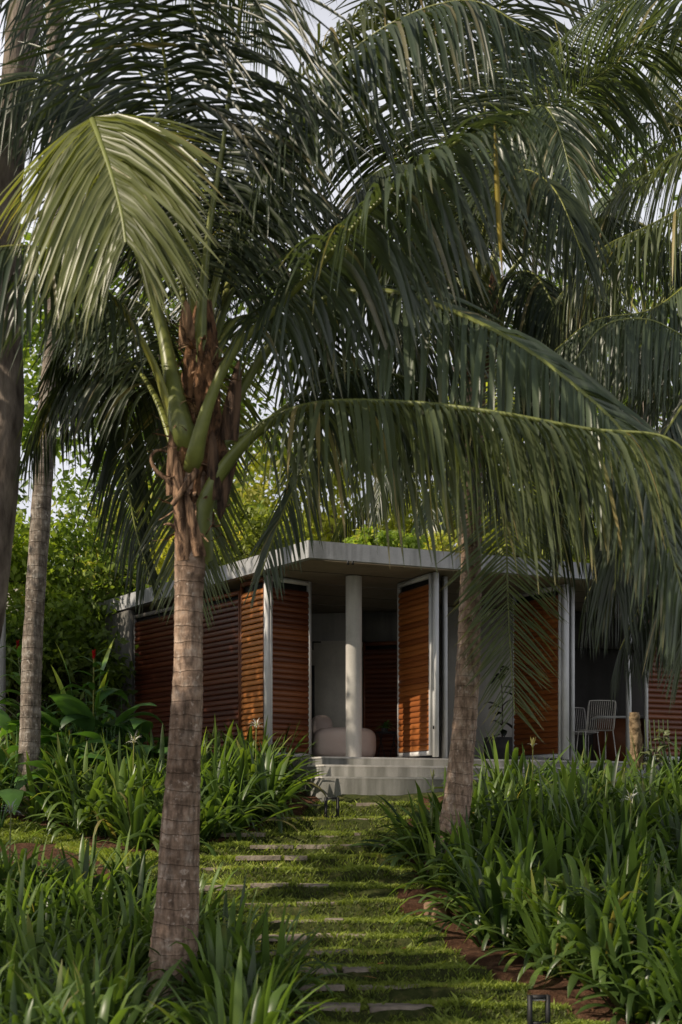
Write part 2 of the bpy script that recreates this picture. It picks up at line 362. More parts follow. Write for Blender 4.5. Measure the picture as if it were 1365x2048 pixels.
# ------------------------------------------------------------------ palms
DW=[0,.95,.70,.42,.28,.20,.16]
def frond(ctrl, parent, lf=.26, Lm=.95, g=.55, w=.0145, base_r=.045, nl=95, mats=None, twist=0, U0=None, ang=48, keepout=None, tintb=.5, side=(1,1), lift=.25, clump=0, axis_xy=None, name='frond', ten=0):
    mats = mats or (M_frond, M_petiole)
    n = 64; c, L = cr(ctrl, n); T = np.gradient(c,axis=0); T/=np.linalg.norm(T,axis=1)[:,None]
    ax = np.array(axis_xy if axis_xy is not None else c[0][:2])
    if U0 is None:
        o = c[n//2][:2]-ax; o = o/(np.linalg.norm(o)+1e-6); U0 = np.array([-o[0],-o[1],.6])
    u = np.array(U0,float); U=[]
    for tt in T:
        u = u-tt*u.dot(tt); u/=np.linalg.norm(u)+1e-9; U.append(u)
    U=np.array(U); S=np.cross(T,U)
    if twist:
        a = np.linspace(0,1,n)[:,None]*twist; U,S = U*np.cos(a)+S*np.sin(a), S*np.cos(a)-U*np.sin(a)
    mb = MB(); s = np.linspace(0,1,n)
    # rachis: flattened, broad at the base
    rw = base_r*(.10+.90*np.exp(-s*9)*1.0+.42*(1-s)**1.2*.9); rh = base_r*(.10+.45*np.exp(-s*8)+.42*(1-s)**1.2*.9)
    a = np.arange(8)*2*math.pi/8
    ring = c[:,None,:]+(np.cos(a)[None,:,None]*S[:,None,:]*rw[:,None,None])+(np.sin(a)[None,:,None]*U[:,None,:]*rh[:,None,None]*np.where(np.sin(a)>0,.55,1)[None,:,None])
    mb.grid(ring, 0, np.clip(.6+.2*np.sin(s*9),0,1), closed=True)
    fo = mb.build(name, mats[1], parent, smooth=True); mb = MB()
    # leaflets
    m = 7
    for sd in (0,1):
        if not side[sd]: continue
        sg = 1 if sd else -1
        t = lf+(1-lf)*np.clip((np.arange(nl)+RS.uniform(-.25,.25,nl))/nl,.0005,1)**.97
        t = np.clip(t,0,.999); q=(t-lf)/(1-lf)
        idx = t*(n-1)
        ci = np.column_stack([np.interp(idx,np.arange(n),c[:,k]) for k in range(3)])
        Ti = np.column_stack([np.interp(idx,np.arange(n),T[:,k]) for k in range(3)])
        Ui = np.column_stack([np.interp(idx,np.arange(n),U[:,k]) for k in range(3)])
        Si = np.column_stack([np.interp(idx,np.arange(n),S[:,k]) for k in range(3)])*sg
        prof = np.where(q<.25, .62+.38*q/.25, np.where(q<.6,1,1-.50*(np.clip(q-.6,0,1)/.4)**1.3))
        if ten: prof *= 1
        Li = Lm*prof*RS.uniform(.82,1.06,nl)*np.where(RS.uniform(0,1,nl)<.05, RS.uniform(.25,.7,nl), 1)
        al = np.radians(ang*(.35+.75*q)+RS.uniform(-5,5,nl)+ (10 if sd else 0)*0)
        al = np.radians(np.clip(90-(90-np.degrees(al)),15,82))
        lf_ = (lift+RS.uniform(-.10,.10,nl))
        D = Si*np.cos(al)[:,None]+Ti*np.sin(al)[:,None]+Ui*lf_[:,None]
        D/=np.linalg.norm(D,axis=1)[:,None]
        gg = g*RS.uniform(.7,1.3,nl)
        # drooping makes neighbours hang parallel
        p = ci+Si*(base_r*.35*(1-q))[:,None]; pts=[p]; dirs=[D.copy()]
        d = D.copy()
        sway = RS.normal(0,.038,(nl,3))
        for k in range(1,m):
            d = d+np.array([0,0,-1])*(gg*DW[k])[:,None]+sway*(.6 if k<3 else .15)
            d /= np.linalg.norm(d,axis=1)[:,None]
            p = p+d*(Li/(m-1))[:,None]; pts.append(p); dirs.append(d.copy())
        pts=np.stack(pts,1); dirs=np.stack(dirs,1)          # nl,m,3
        W = np.cross(dirs, Ui[:,None,:]); nn=np.linalg.norm(W,axis=2,keepdims=True); W = np.where(nn>1e-3,W/(nn+1e-9),Ti[:,None,:])
        # roll the blades by chance
        rl = RS.normal(0,.32,nl)[:,None,None]; Nn = np.cross(W,dirs)
        W = W*np.cos(rl)+Nn*np.sin(rl); Nn=np.cross(W,dirs)
        kk = np.linspace(0,1,m); wp = w*np.array([.55,.95,1,.95,.82,.55,.04])[None,:,None]*RS.uniform(.8,1.2,nl)[:,None,None]*(np.clip(prof,.5,1))[:,None,None]
        Lf = pts-W*wp+Nn*wp*.35; Rt = pts+W*wp+Nn*wp*.35; Md=pts
        V = np.stack([Lf,Md,Rt],2)                           # nl,m,3(across),3
        base = (np.arange(nl)*m*3)[:,None,None]; i=(np.arange(m-1)*3)[None,:,None]; j=np.arange(2)[None,None,:]
        f0 = base+i+j; fs = np.stack([f0,f0+1,f0+4,f0+3],-1).reshape(-1,4)
        tn = np.clip(tintb+RS.uniform(-.28,.28,nl),0,.85)[:,None]+np.array([0,0,0,0,.03,.08,.2])[None,:]
        tn = np.where(RS.uniform(0,1,nl)[:,None]<.06, tn+.3*kk[None,:], tn)
        tn = np.where(RS.uniform(0,1,nl)[:,None]<.02, 1.0, tn)
        tn = np.repeat(np.clip(tn,0,1)[:,:,None],3,2).ravel()
        if nl>=95:
            pass
        mb.add(V.reshape(-1,3), fs, 0, tn)
    mb.build('leaflets', mats[0], fo, smooth=False)
    return fo

def gen_frond(C, az, el, L, droop, n=7):
    """control points of a frond leaving crown point C at azimuth az, elevation el (radians)"""
    p=Vector(C); out=[p.copy()]; e=el
    for k in range(n):
        h=Vector((math.cos(az)*math.cos(e), math.sin(az)*math.cos(e), math.sin(e)))
        p = p+h*L/n; out.append(p.copy()); e -= droop/n*(.45+1.1*k/n)
    return [tuple(q) for q in out]

def trunk(ctrl, radii, parent, matl, name='trunk', seed=0, ringd=.115, n=260, bump=.010):
    c, L = cr(ctrl, n); s=np.linspace(0,L,n)
    rr = np.interp(s, np.linspace(0,L,len(radii)), radii)
    m=28; a=np.arange(m)*2*math.pi/m; P_=[]
    T=np.gradient(c,axis=0); T/=np.linalg.norm(T,axis=1)[:,None]
    for i in range(n):
        u=np.array([1,0,0])-T[i]*T[i][0]; u/=np.linalg.norm(u); w=np.cross(T[i],u)
        ph=(s[i]/ringd+.25*np.sin(a+seed+s[i]*2)+.12*np.sin(2*a+s[i]*5))%1
        prof = bump*(.35+.9*mnoise.noise(Vector((seed,s[i]*3,0))))*((1-ph)**2*1.1-.6*np.exp(-((ph-.97)/.06)**2))
        nz = np.array([mnoise.noise(Vector((math.cos(q)*1.2+seed, math.sin(q)*1.2, s[i]*1.7))) for q in a])*.012
        P_.append(c[i]+((rr[i]+prof+nz)[:,None])*(np.cos(a)[:,None]*u+np.sin(a)[:,None]*w))
    mb=MB(); mb.grid(np.array(P_),0,s,closed=True)
    top=P_[-1]; mb.add(np.vstack([top,top.mean(0)]),[[i,(i+1)%m,m,m] for i in range(m)],0,L)
    return mb.build(name, matl, parent, smooth=True)

def pp(lst): return [tuple(P(*q)) for q in lst]

# ---- palm 1 (foreground)
palm = empty('palm_tree','large coconut palm in the foreground with ringed brown trunk and shaggy crown','palm tree')
D1=11.05
trunk(pp([(338,2040,D1),(345,1960,D1),(352,1850,D1),(362,1650,D1),(372,1450,D1),(378,1250,D1),(382,1100,D1),(388,1000,D1),(394,900,D1),(400,760,D1)]),
      [.205,.182,.160,.142,.125,.113,.112,.135,.14,.10], palm, M_bark)
def sheath():
    mb=MB(); c,L=cr(pp([(386,1085,D1),(392,1000,D1),(398,900,D1),(402,800,D1),(404,700,D1),(408,600,D1)]),40)
    a=np.arange(26)*2*math.pi/26; rings=[]
    c,L=cr(pp([(386,1085,D1),(392,1000,D1),(398,900,D1),(402,800,D1),(404,700,D1),(408,600,D1)]),150); a=np.arange(96)*2*math.pi/96
    rad=np.interp(np.linspace(0,1,150),[0,.15,.4,.6,.8,1],[.12,.14,.165,.15,.12,.05])
    for i in range(150):
        nz=np.array([mnoise.noise(Vector((math.cos(q)*2.2,math.sin(q)*2.2,i*.045)))+.55*mnoise.noise(Vector((math.cos(q)*6,math.sin(q)*6,i*.11+q)))+.45*abs(mnoise.noise(Vector((q*9+i*.10,i*.05,3))))+.35*abs(mnoise.noise(Vector((q*9-i*.12,i*.05,7)))) for q in a])
        r=rad[i]*.92*(1+.30*nz); rings.append(c[i]+np.stack([np.cos(a)*r,np.sin(a)*r,np.zeros(96)],-1))
    mb.grid(np.array(rings),0,.5,closed=True)
    o=mb.build('fibre_sheath', M_fibre, palm, smooth=True)
    # long dry strips and boots peeling off
    for k in range(98):
        an=random.uniform(0,2*math.pi); i=random.randint(0,125); r0=rad[i]*1.0
        if k<70: an=random.uniform(math.pi*1.0,math.pi*1.95)
        p=Vector(c[i])+Vector((math.cos(an)*r0,math.sin(an)*r0,0)); d=Vector((math.cos(an)*.4,math.sin(an)*.4,random.uniform(-1,1.0))).normalized()
        ln=random.uniform(.08,.32); w=random.uniform(.004,.030); pts=[]
        sidev=Vector((-math.sin(an),math.cos(an),0)); curl=random.uniform(-1.2,1.0); tw=random.uniform(-.5,.5)
        m=8
        for q in range(m):
            t=q/(m-1); ww=w*(1-.7*t)
            sv=(sidev+Vector((0,0,tw*t))).normalized()
            pts.append([tuple(p-sv*ww),tuple(p+Vector((math.cos(an),math.sin(an),0))*.006),tuple(p+sv*ww)])
            d=(d+Vector((math.cos(an)*.28,math.sin(an)*.28,curl*.28))).normalized(); p=p+d*ln/m
        s2=MB(); s2.grid(np.array(pts),0,.5)
        s2.build('dry_strip', M_dry, palm, smooth=True)
    # woody bracts pressed to the trunk
    for (x0,y0,x1,y1,w,dd) in [(372,1120,352,905,.075,-.13),(400,1112,372,980,.05,-.15),(455,880,478,720,.08,-.05),(460,900,440,1040,.07,-.08),(345,990,345,840,.05,-.12),(430,1000,425,860,.06,-.15),(375,690,372,600,.07,-.10)]:
        b=MB(); pts=[]
        A=P(x0,y0,D1+dd); B=P(x1,y1,D1+dd*1.5)
        for q in range(12):
            t=q/11; c_=A.lerp(B,t)+Vector((0,-.03*math.sin(t*math.pi),0)); ww=w*(1-t)**.5*(1 if t>.02 else .9)+.004; row=[]
            for e in np.linspace(-1,1,9): row.append((c_.x+e*ww, c_.y+.6*ww*e*e+.004*math.sin(e*14), c_.z))
            pts.append(row)
        b.grid(np.array(pts),0,.5); b.build('bract', M_dry if x0<420 else M_brown, palm, smooth=True)
    # hooked dry stub on the left
    b=MB(); c2,_=cr(pp([(355,985,D1-.1),(335,960,D1-.14),(312,940,D1-.16),(302,915,D1-.16),(316,900,D1-.15),(340,905,D1-.12)]),16); b.tube(c2,np.linspace(.022,.008,16),7)
    c2,_=cr(pp([(352,1055,D1-.12),(338,1048,D1-.15),(328,1050,D1-.15)]),8); b.tube(c2,np.linspace(.02,.006,8),6)
    c2,_=cr(pp([(395,940,D1-.2),(370,975,D1-.23),(345,1010,D1-.22)]),8); b.tube(c2,np.linspace(.03,.022,8),6)
    b.build('dry_stub', M_dry, palm, smooth=True)
sheath()
AX=P(392,900,D1)[:2]
def f1(lst, **k):
    k.setdefault('axis_xy',AX); q=lst[0]
    lst=[(395+(q[0]-395)*.15, q[1]+45, 11.08)]+[(395+(q[0]-395)*.8,q[1]+12,11.08+(q[2]-11.08)*.8)]+list(lst[1:])
    return frond(pp(lst), palm, **k)
# right-hand fronds
f1([(402,1072,11.0),(408,1010,10.95),(450,930,10.9),(530,850,10.8),(640,808,10.6),(820,806,10.3),(1000,826,10.0),(1180,858,9.8),(1325,872,9.6),(1400,930,9.5)], lf=.25, Lm=1.26, g=.9, base_r=.105, nl=84, w=.0215, lift=.05, U0=(-.5,0,1), tintb=.65)
f1([(430,900,11.2),(470,800,11.2),(540,690,11.2),(640,600,11.1),(760,580,10.9),(900,620,10.7),(1040,690,10.5),(1160,780,10.3),(1250,870,10.2),(1310,1000,10.1),(1370,1200,10.0)], lf=.26, Lm=1.22, g=.5, base_r=.09, nl=105, w=.021, lift=.1, U0=(-.5,0,1), tintb=.65)
f1([(388,900,10.8),(420,800,10.75),(470,700,10.7),(560,610,10.6),(650,520,10.4),(740,420,10.2),(860,320,10.0),(990,240,9.9),(1060,225,9.8)], lf=.34, Lm=1.05, g=.75, base_r=.085, nl=95, w=.020, U0=(-.5,-.3,1), lift=.1, tintb=.6)
f1([(440,880,11.3),(520,850,11.6),(640,765,12.0),(740,740,12.2),(860,780,12.5),(960,880,12.7),(1020,1000,12.8)], lf=.25, Lm=.95, g=.9, base_r=.07, nl=90, lift=.1, mats=(M_frondshade,M_petiole))
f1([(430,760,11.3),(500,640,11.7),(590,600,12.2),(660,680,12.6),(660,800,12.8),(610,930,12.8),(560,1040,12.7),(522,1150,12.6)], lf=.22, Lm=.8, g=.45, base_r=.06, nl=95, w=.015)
f1([(425,700,11.3),(480,560,11.7),(600,500,12.2),(740,560,12.6),(830,700,12.8),(870,860,12.8)], lf=.22, Lm=.95, g=.8, base_r=.06, nl=95, mats=(M_frondshade,M_petiole))
f1([(430,720,11.2),(470,640,11.5),(540,640,12.2),(620,700,13),(700,800,13.5),(720,930,13.6)], lf=.2, Lm=.85, g=.5, base_r=.05, nl=90, w=.015)
# left-hand fronds
f1([(360,858,10.85),(345,760,10.9),(320,640,11.0),(266,470,10.9),(206,300,10.55),(184,238,10.1),(198,275,9.75),(222,345,9.5),(243,425,9.3),(252,485,9.2)], lf=.50, Lm=1.25, g=.42, base_r=.10, nl=125, w=.0185, mats=(M_frondlit,M_petiole), U0=(.15,1,.2), ang=46, lift=.02, tintb=.55)
f1([(338,820,10.9),(305,720,10.8),(240,610,10.6),(150,530,10.3),(60,492,10.0),(-60,510,9.8),(-160,580,9.6)], lf=.34, Lm=.95, g=.9, base_r=.075, nl=100, mats=(M_frond,M_petiole), U0=(.5,0,1))
f1([(350,900,11.2),(310,790,11.5),(250,715,12.0),(180,720,12.4),(110,790,12.7),(60,900,12.8)], lf=.3, Lm=.95, g=.9, base_r=.065, nl=90, mats=(M_frondshade,M_petiole))
f1([(352,880,11.3),(320,760,11.7),(290,720,12.3),(262,780,12.8),(250,900,12.9),(270,1050,12.9),(300,1150,12.9)], lf=.28, Lm=.9, g=.7, base_r=.06, nl=90, mats=(M_frondshade,M_petiole))
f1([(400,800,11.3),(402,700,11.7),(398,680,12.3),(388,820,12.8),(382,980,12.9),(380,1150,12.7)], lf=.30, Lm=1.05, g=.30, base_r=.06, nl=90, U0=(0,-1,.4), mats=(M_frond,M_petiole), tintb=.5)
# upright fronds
f1([(398,740,11.0),(405,600,10.95),(420,450,10.9),(445,300,10.8),(468,120,10.6),(500,-60,10.2),(560,-180,9.7)], lf=.25, Lm=1.35, g=.55, base_r=.075, nl=95, U0=(.2,.9,.2), w=.0135, lift=.05, mats=(M_frondshade,M_petiole))
f1([(392,720,11.1),(385,560,11.1),(362,380,11.0),(340,200,10.8),(312,0,10.4),(270,-160,9.9)], lf=.28, Lm=1.35, g=.55, base_r=.06, nl=90, mats=(M_frondshade,M_petiole), w=.0135, lift=.05, U0=(.1,.9,.2))
f1([(410,680,11.3),(430,560,11.5),(480,400,11.7),(560,220,11.7),(680,60,11.6),(820,-40,11.3),(960,-20,11.0)], mats=(M_frondshade,M_petiole), lf=.26, Lm=1.15, g=.65, base_r=.07, nl=110, U0=(-.4,.6,.5))
f1([(395,700,11.2),(370,520,11.3),(310,360,11.3),(210,230,11.2),(90,160,11.0),(-40,180,10.8)], lf=.28, Lm=1.05, g=.75, base_r=.06, nl=100, mats=(M_frondshade,M_petiole))
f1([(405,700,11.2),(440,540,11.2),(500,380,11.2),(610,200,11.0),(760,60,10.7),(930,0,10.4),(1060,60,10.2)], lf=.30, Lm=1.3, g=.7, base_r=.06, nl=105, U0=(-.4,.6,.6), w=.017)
f1([(372,840,11.2),(340,700,11.4),(300,620,11.7),(240,600,12.0),(170,640,12.2),(110,740,12.3)], lf=.3, Lm=.95, g=.6, base_r=.075, nl=90, mats=(M_frondshade,M_petiole))
f1([(415,760,11.3),(440,640,11.5),(470,520,11.8),(520,420,12.2),(600,380,12.6),(690,430,12.9)], lf=.34, Lm=1.0, g=.6, base_r=.075, nl=90, mats=(M_frondshade,M_petiole))
f1([(392,700,11.3),(375,480,11.6),(330,270,11.8),(250,90,11.9),(130,-20,11.9),(0,-60,11.8)], lf=.30, Lm=1.25, g=.7, base_r=.06, nl=95, mats=(M_frondshade,M_petiole))
f1([(385,720,11.4),(350,500,11.9),(290,330,12.3),(190,220,12.6),(80,180,12.8),(-20,230,12.9)], lf=.30, Lm=1.1, g=.6, base_r=.06, nl=95, mats=(M_frondshade,M_petiole))
# long yellow spear hanging from the right-hand frond
b=MB(); c2,_=cr(pp([(990,248,9.85),(993,330,9.85),(998,440,9.85),(1006,560,9.85)]),12); b.tube(c2,np.array([.006,.010,.014,.017,.018,.018,.017,.016,.014,.010,.006,.002]),6,t=np.linspace(.2,1,12)); b.build('yellow_leaflet',M_yellow,palm)

# ---- palm 2 (by the right bed)
palm2 = empty('palm_tree','coconut palm in the right bed, its ringed trunk curving at the foot','palm tree')
D2=15.2
trunk(pp([(872,1790,D2),(890,1725,D2),(915,1600,D2),(930,1450,D2),(938,1300,D2),(943,1100,D2),(948,900,D2),(955,720,D2),(960,600,D2)]),
      [.165,.155,.132,.126,.112,.10,.096,.11,.13], palm2, M_bark, seed=3, ringd=.14, bump=.014)
mb=MB()
c2,_=cr(pp([(950,760,D2),(957,680,D2),(962,600,D2),(966,540,D2)]),14)
a=np.arange(20)*2*math.pi/20; rings=[]
for i in range(14):
    nz=np.array([mnoise.noise(Vector((math.cos(q)*2,math.sin(q)*2,i*.3))) for q in a]); r=(.14+.10*math.sin(i/13*math.pi))*(1+.3*nz); rings.append(c2[i]+np.stack([np.cos(a)*r,np.sin(a)*r,0*a],-1))
mb.grid(np.array(rings),0,.5,closed=True); mb.build('fibre_sheath',M_fibre,palm2,smooth=True)
C2=P(958,630,D2); AX2=C2[:2]
def f2(lst, par=None, ax=None, **k):
    k.setdefault('axis_xy',ax or AX2); k.setdefault('nl',92); k.setdefault('base_r',.055); return frond(pp(lst), par or palm2, **k)
f2([(958,640,15.1),(975,540,14.7),(995,540,14.2),(1008,700,13.8),(1012,900,13.6),(1014,1100,13.5),(1020,1280,13.5),(1030,1430,13.5)], lf=.30, Lm=.85, g=.07, U0=(0,1,.4), w=.0115, ang=44, nl=110, lift=.05, mats=(M_frond,M_petiole), tintb=.7)
f2([(962,620,15.2),(1000,480,15.1),(1050,330,15.0),(1120,220,14.8),(1230,130,14.6),(1360,70,14.4),(1480,60,14.2)], Lm=1.35, g=.35, U0=(-.5,.3,.6), nl=120)
f2([(955,620,15.2),(985,420,14.9),(1030,270,14.5),(1075,212,14.1),(1110,240,13.8),(1140,340,13.6),(1150,430,13.6)], Lm=.8, g=.5, U0=(-.5,.3,.6), mats=(M_frond,M_petiole), tintb=.7)
f2([(950,620,15.1),(900,480,14.9),(830,350,14.7),(740,260,14.4),(640,240,14.1),(560,290,13.9)], Lm=1.2, g=.5, mats=(M_frondshade,M_petiole))
f2([(950,620,15.1),(920,440,14.9),(890,260,14.7),(840,80,14.4),(770,-60,14.1)], mats=(M_frondshade,M_petiole), Lm=1.3, g=.4, U0=(.2,.7,.3))
f2([(958,620,15.2),(960,420,15.2),(970,220,15.0),(1000,20,14.8),(1060,-140,14.5)], mats=(M_frondshade,M_petiole), Lm=1.3, g=.4, U0=(0,.9,.3))
f2([(962,620,15.2),(1010,430,15.3),(1080,260,15.3),(1160,60,15.2),(1260,-80,15.0)], Lm=1.3, g=.4, U0=(-.2,.8,.3), mats=(M_frondshade,M_petiole))
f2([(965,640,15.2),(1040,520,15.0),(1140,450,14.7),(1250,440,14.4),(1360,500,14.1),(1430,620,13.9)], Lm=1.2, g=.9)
f2([(965,650,15.3),(1040,590,15.5),(1140,580,15.8),(1250,640,16.0),(1330,760,16.2)], Lm=1.2, g=.9, mats=(M_frondshade,M_petiole))
f2([(945,650,15.2),(880,560,15.0),(790,500,14.8),(690,510,14.6),(600,590,14.4)], Lm=1.15, g=.9, mats=(M_frondshade,M_petiole))
f2([(950,640,15.3),(900,520,15.7),(850,480,16.1),(800,520,16.5),(770,640,16.6)], Lm=1.1, g=.8, mats=(M_frondshade,M_petiole))
f2([(955,650,15.1),(930,560,14.5),(900,540,13.9),(870,620,13.4),(850,760,13.2),(840,880,13.2)], Lm=1.1, g=.7, mats=(M_frondshade,M_petiole))
f2([(962,650,15.1),(1010,560,14.6),(1070,550,14.1),(1120,650,13.7),(1150,800,13.5)], Lm=1.1, g=.7, mats=(M_frondshade,M_petiole))
f2([(965,660,15.4),(1010,560,16.0),(1060,580,16.6),(1100,700,17.0),(1120,860,17.1)], Lm=1.1, g=.8, mats=(M_frondshade,M_petiole))
f2([(955,620,15.4),(970,480,16.0),(960,400,16.8),(930,420,17.4),(900,560,17.6)], Lm=1.1, g=.7, mats=(M_frondshade,M_petiole))
f2([(950,640,15.0),(960,520,14.3),(985,400,13.6),(1040,340,12.9),(1110,380,12.3),(1170,520,12.0)], Lm=1.1, g=.7, mats=(M_frondshade,M_petiole))
f2([(962,650,15.0),(1020,640,14.4),(1080,720,13.9),(1120,850,13.7),(1130,1000,13.7),(1120,1120,13.8)], Lm=1.0, g=.8, mats=(M_frondshade,M_petiole))
f2([(950,650,15.0),(925,520,14.3),(880,400,13.6),(800,330,12.9),(720,380,12.5),(680,520,12.3)], Lm=1.1, g=.7, mats=(M_frondshade,M_petiole))
mb=MB()
for k in range(10):
    p=C2+Vector((random.uniform(-.16,.16),random.uniform(-.2,.05),random.uniform(-.38,-.12)))
    mb.sphere(p,(.075,.075,.09))
mb.build('coconut_cluster', simple('coconut_husk',(.05,.06,.02),(.12,.11,.04),6,.5), palm2, smooth=True)

# ---- palm 3 (crown off the right edge)
palm3 = empty('palm_tree','palm at the right edge whose fronds arch in over the terrace','palm tree')
D3=14.0; AX3=P(1640,420,D3)[:2]
trunk(pp([(1600,1760,D3),(1610,1400,D3),(1625,900,D3),(1640,420,D3)]), [.17,.14,.12,.12], palm3, M_bark, seed=5, ringd=.13)
def f3(l,**k): return f2(l,par=palm3,ax=AX3,**k)
f3([(1640,440,14),(1540,360,13.9),(1420,390,13.7),(1300,450,13.5),(1200,500,13.3),(1120,590,13.2)], Lm=1.2, g=.95)
f3([(1640,440,14),(1560,280,14),(1450,250,14.1),(1340,320,14.2),(1230,400,14.3),(1150,500,14.3)], Lm=1.2, g=.7)
f3([(1640,460,14),(1540,440,13.6),(1430,520,13.2),(1310,615,12.9),(1190,640,12.7),(1110,700,12.6)], Lm=1.1, g=.9)
f3([(1640,460,13.9),(1560,520,13.3),(1480,620,12.8),(1400,680,12.4),(1300,640,12.1),(1210,650,11.9),(1150,720,11.9)], Lm=1.0, g=.9, mats=(M_frond,M_petiole))
f3([(1640,440,14),(1560,200,14.2),(1460,60,14.4),(1340,-10,14.6),(1200,20,14.8),(1100,100,14.9)], Lm=1.3, g=.6)
f3([(1640,460,14),(1570,560,13.4),(1500,760,12.8),(1430,930,12.4),(1370,1080,12.2),(1320,1230,12.1)], Lm=1.25, g=.8, mats=(M_frond,M_petiole), nl=110, w=.018)
f3([(1640,460,13.9),(1530,560,13.0),(1440,700,12.4),(1370,860,12.0),(1310,980,11.8),(1240,1060,11.7)], Lm=1.2, g=.8, mats=(M_frondshade,M_petiole), nl=110)
f3([(1640,460,14.2),(1560,700,14.6),(1450,900,14.8),(1330,1010,14.8),(1230,1090,14.7),(1170,1200,14.7)], Lm=1.35, g=.9, mats=(M_frondshade,M_petiole), nl=110)
f3([(1640,460,14.0),(1600,760,13.8),(1500,980,13.6),(1400,1100,13.4),(1320,1170,13.3),(1270,1260,13.3)], Lm=1.3, g=.9, mats=(M_frondshade,M_petiole), nl=110)
f3([(1640,460,13.8),(1640,760,13.0),(1580,960,12.6),(1480,1060,12.3),(1400,1130,12.2),(1350,1230,12.1)], Lm=1.3, g=.9, mats=(M_frond,M_petiole), nl=110, w=.017)
f3([(1640,460,13.2),(1660,800,12.4),(1600,1060,12.0),(1500,1160,11.8),(1420,1200,11.7),(1370,1290,11.7)], Lm=1.25, g=.7, mats=(M_frond,M_petiole), nl=110, w=.017)
f3([(1640,460,13.8),(1600,800,13.6),(1480,1040,13.4),(1370,1140,13.3),(1290,1200,13.2),(1240,1300,13.2)], Lm=1.15, g=.8, mats=(M_frondshade,M_petiole), nl=110)
f3([(1640,460,13.6),(1520,600,12.6),(1400,760,11.9),(1300,920,11.5),(1240,1060,11.4),(1230,1180,11.4)], Lm=1.25, g=.9, mats=(M_frond,M_petiole), nl=110, w=.017)
f3([(1640,460,13.9),(1560,620,13.6),(1460,780,13.3),(1350,880,13.0),(1240,980,12.9),(1180,1120,12.9)], Lm=1.25, g=.9, mats=(M_frondshade,M_petiole), nl=110)
f3([(1640,460,13.5),(1600,640,12.4),(1520,820,11.6),(1440,960,11.1),(1390,1080,10.9),(1370,1200,10.9)], Lm=1.35, g=.8, mats=(M_frond,M_petiole), nl=110, w=.017)
f3([(1640,440,14.4),(1540,480,15.2),(1440,560,16.0),(1330,700,16.6),(1250,860,16.8)], Lm=1.2, g=.8, mats=(M_frondshade,M_petiole))

# ---- left-edge palm (grey trunk) and its neighbour
palm4 = empty('palm_tree','slim grey ringed palm trunk standing among broad leaved plants at the left','palm tree')
trunk(pp([(48,1660,18.4),(58,1560,18.4),(62,1400,18.4),(68,1250,18.4),(84,1000,18.4),(98,800,18.4),(110,650,18.4),(116,400,18.4),(112,100,18.4),(105,-250,18.4)]),
      [.16,.13,.126,.125,.125,.12,.112,.115,.125,.13], palm4, M_bark2, seed=8, ringd=.16, bump=.010, n=300)
C4=P(104,-300,18.4)
for k in range(11):
    az=k*2.399; frond(gen_frond(C4, az, random.uniform(.1,1.0), 4.2, random.uniform(1.3,2.1)), palm4, nl=70, Lm=.95, g=.8, axis_xy=(C4.x,C4.y))
palm5 = empty('palm_tree','thick brown grey trunk with a knotted ring, cut by the left edge','palm tree')
trunk(pp([(-90,1900,13.2),(-62,1500,13.2),(-14,1180,13.2),(10,900,13.2),(18,820,13.2),(20,600,13.2),(16,400,13.2),(36,150,13.2),(58,-60,13.2),(70,-300,13.2)]),
      [.17,.14,.125,.135,.15,.12,.12,.14,.16,.16], palm5, M_bark3, seed=12, ringd=.5, bump=.006)
C5=P(72,-340,13.2)
for k in range(5):
    az=k*2.399+1; frond(gen_frond(C5, az, random.uniform(.1,1.1), 4.0, random.uniform(1.2,2.0)), palm5, nl=70, Lm=.95, g=.8, axis_xy=(C5.x,C5.y))

# ---- distant palms, each with its own fronds
def far_palm(x, d, h, lab, nf=16, Lf=4.2, seed=1):
    random.seed(seed); o=empty('palm_tree',lab,'palm tree','palms beyond the pavilion')
    z0=gz(x,d); C=Vector((x,d,z0+h))
    trunk([(x+.3,d,z0-.2),(x+.1,d,z0+h*.4),(x,d,z0+h*.8),(x,d,z0+h)],[.17,.13,.11,.12],o,M_bark2,seed=seed,n=70)
    for k in range(nf):
        frond(gen_frond(C,k*2.399+seed,random.uniform(-.1,1.25),Lf*random.uniform(.85,1.1),random.uniform(1.4,2.3)),o,nl=60,Lm=.9,g=.7,w=.024,axis_xy=(x,d),mats=(M_frond if k%2 else M_frondshade,M_petiole))
    return o
far_palm(2.6,30,5.9,'low far palm just behind the pavilion roof',seed=2)
far_palm(5.8,27,8.8,'far palm behind the terrace at the right',seed=3)
far_palm(7.6,30,13.5,'far palm with its crown in the top right corner',seed=6)
random.seed(21)

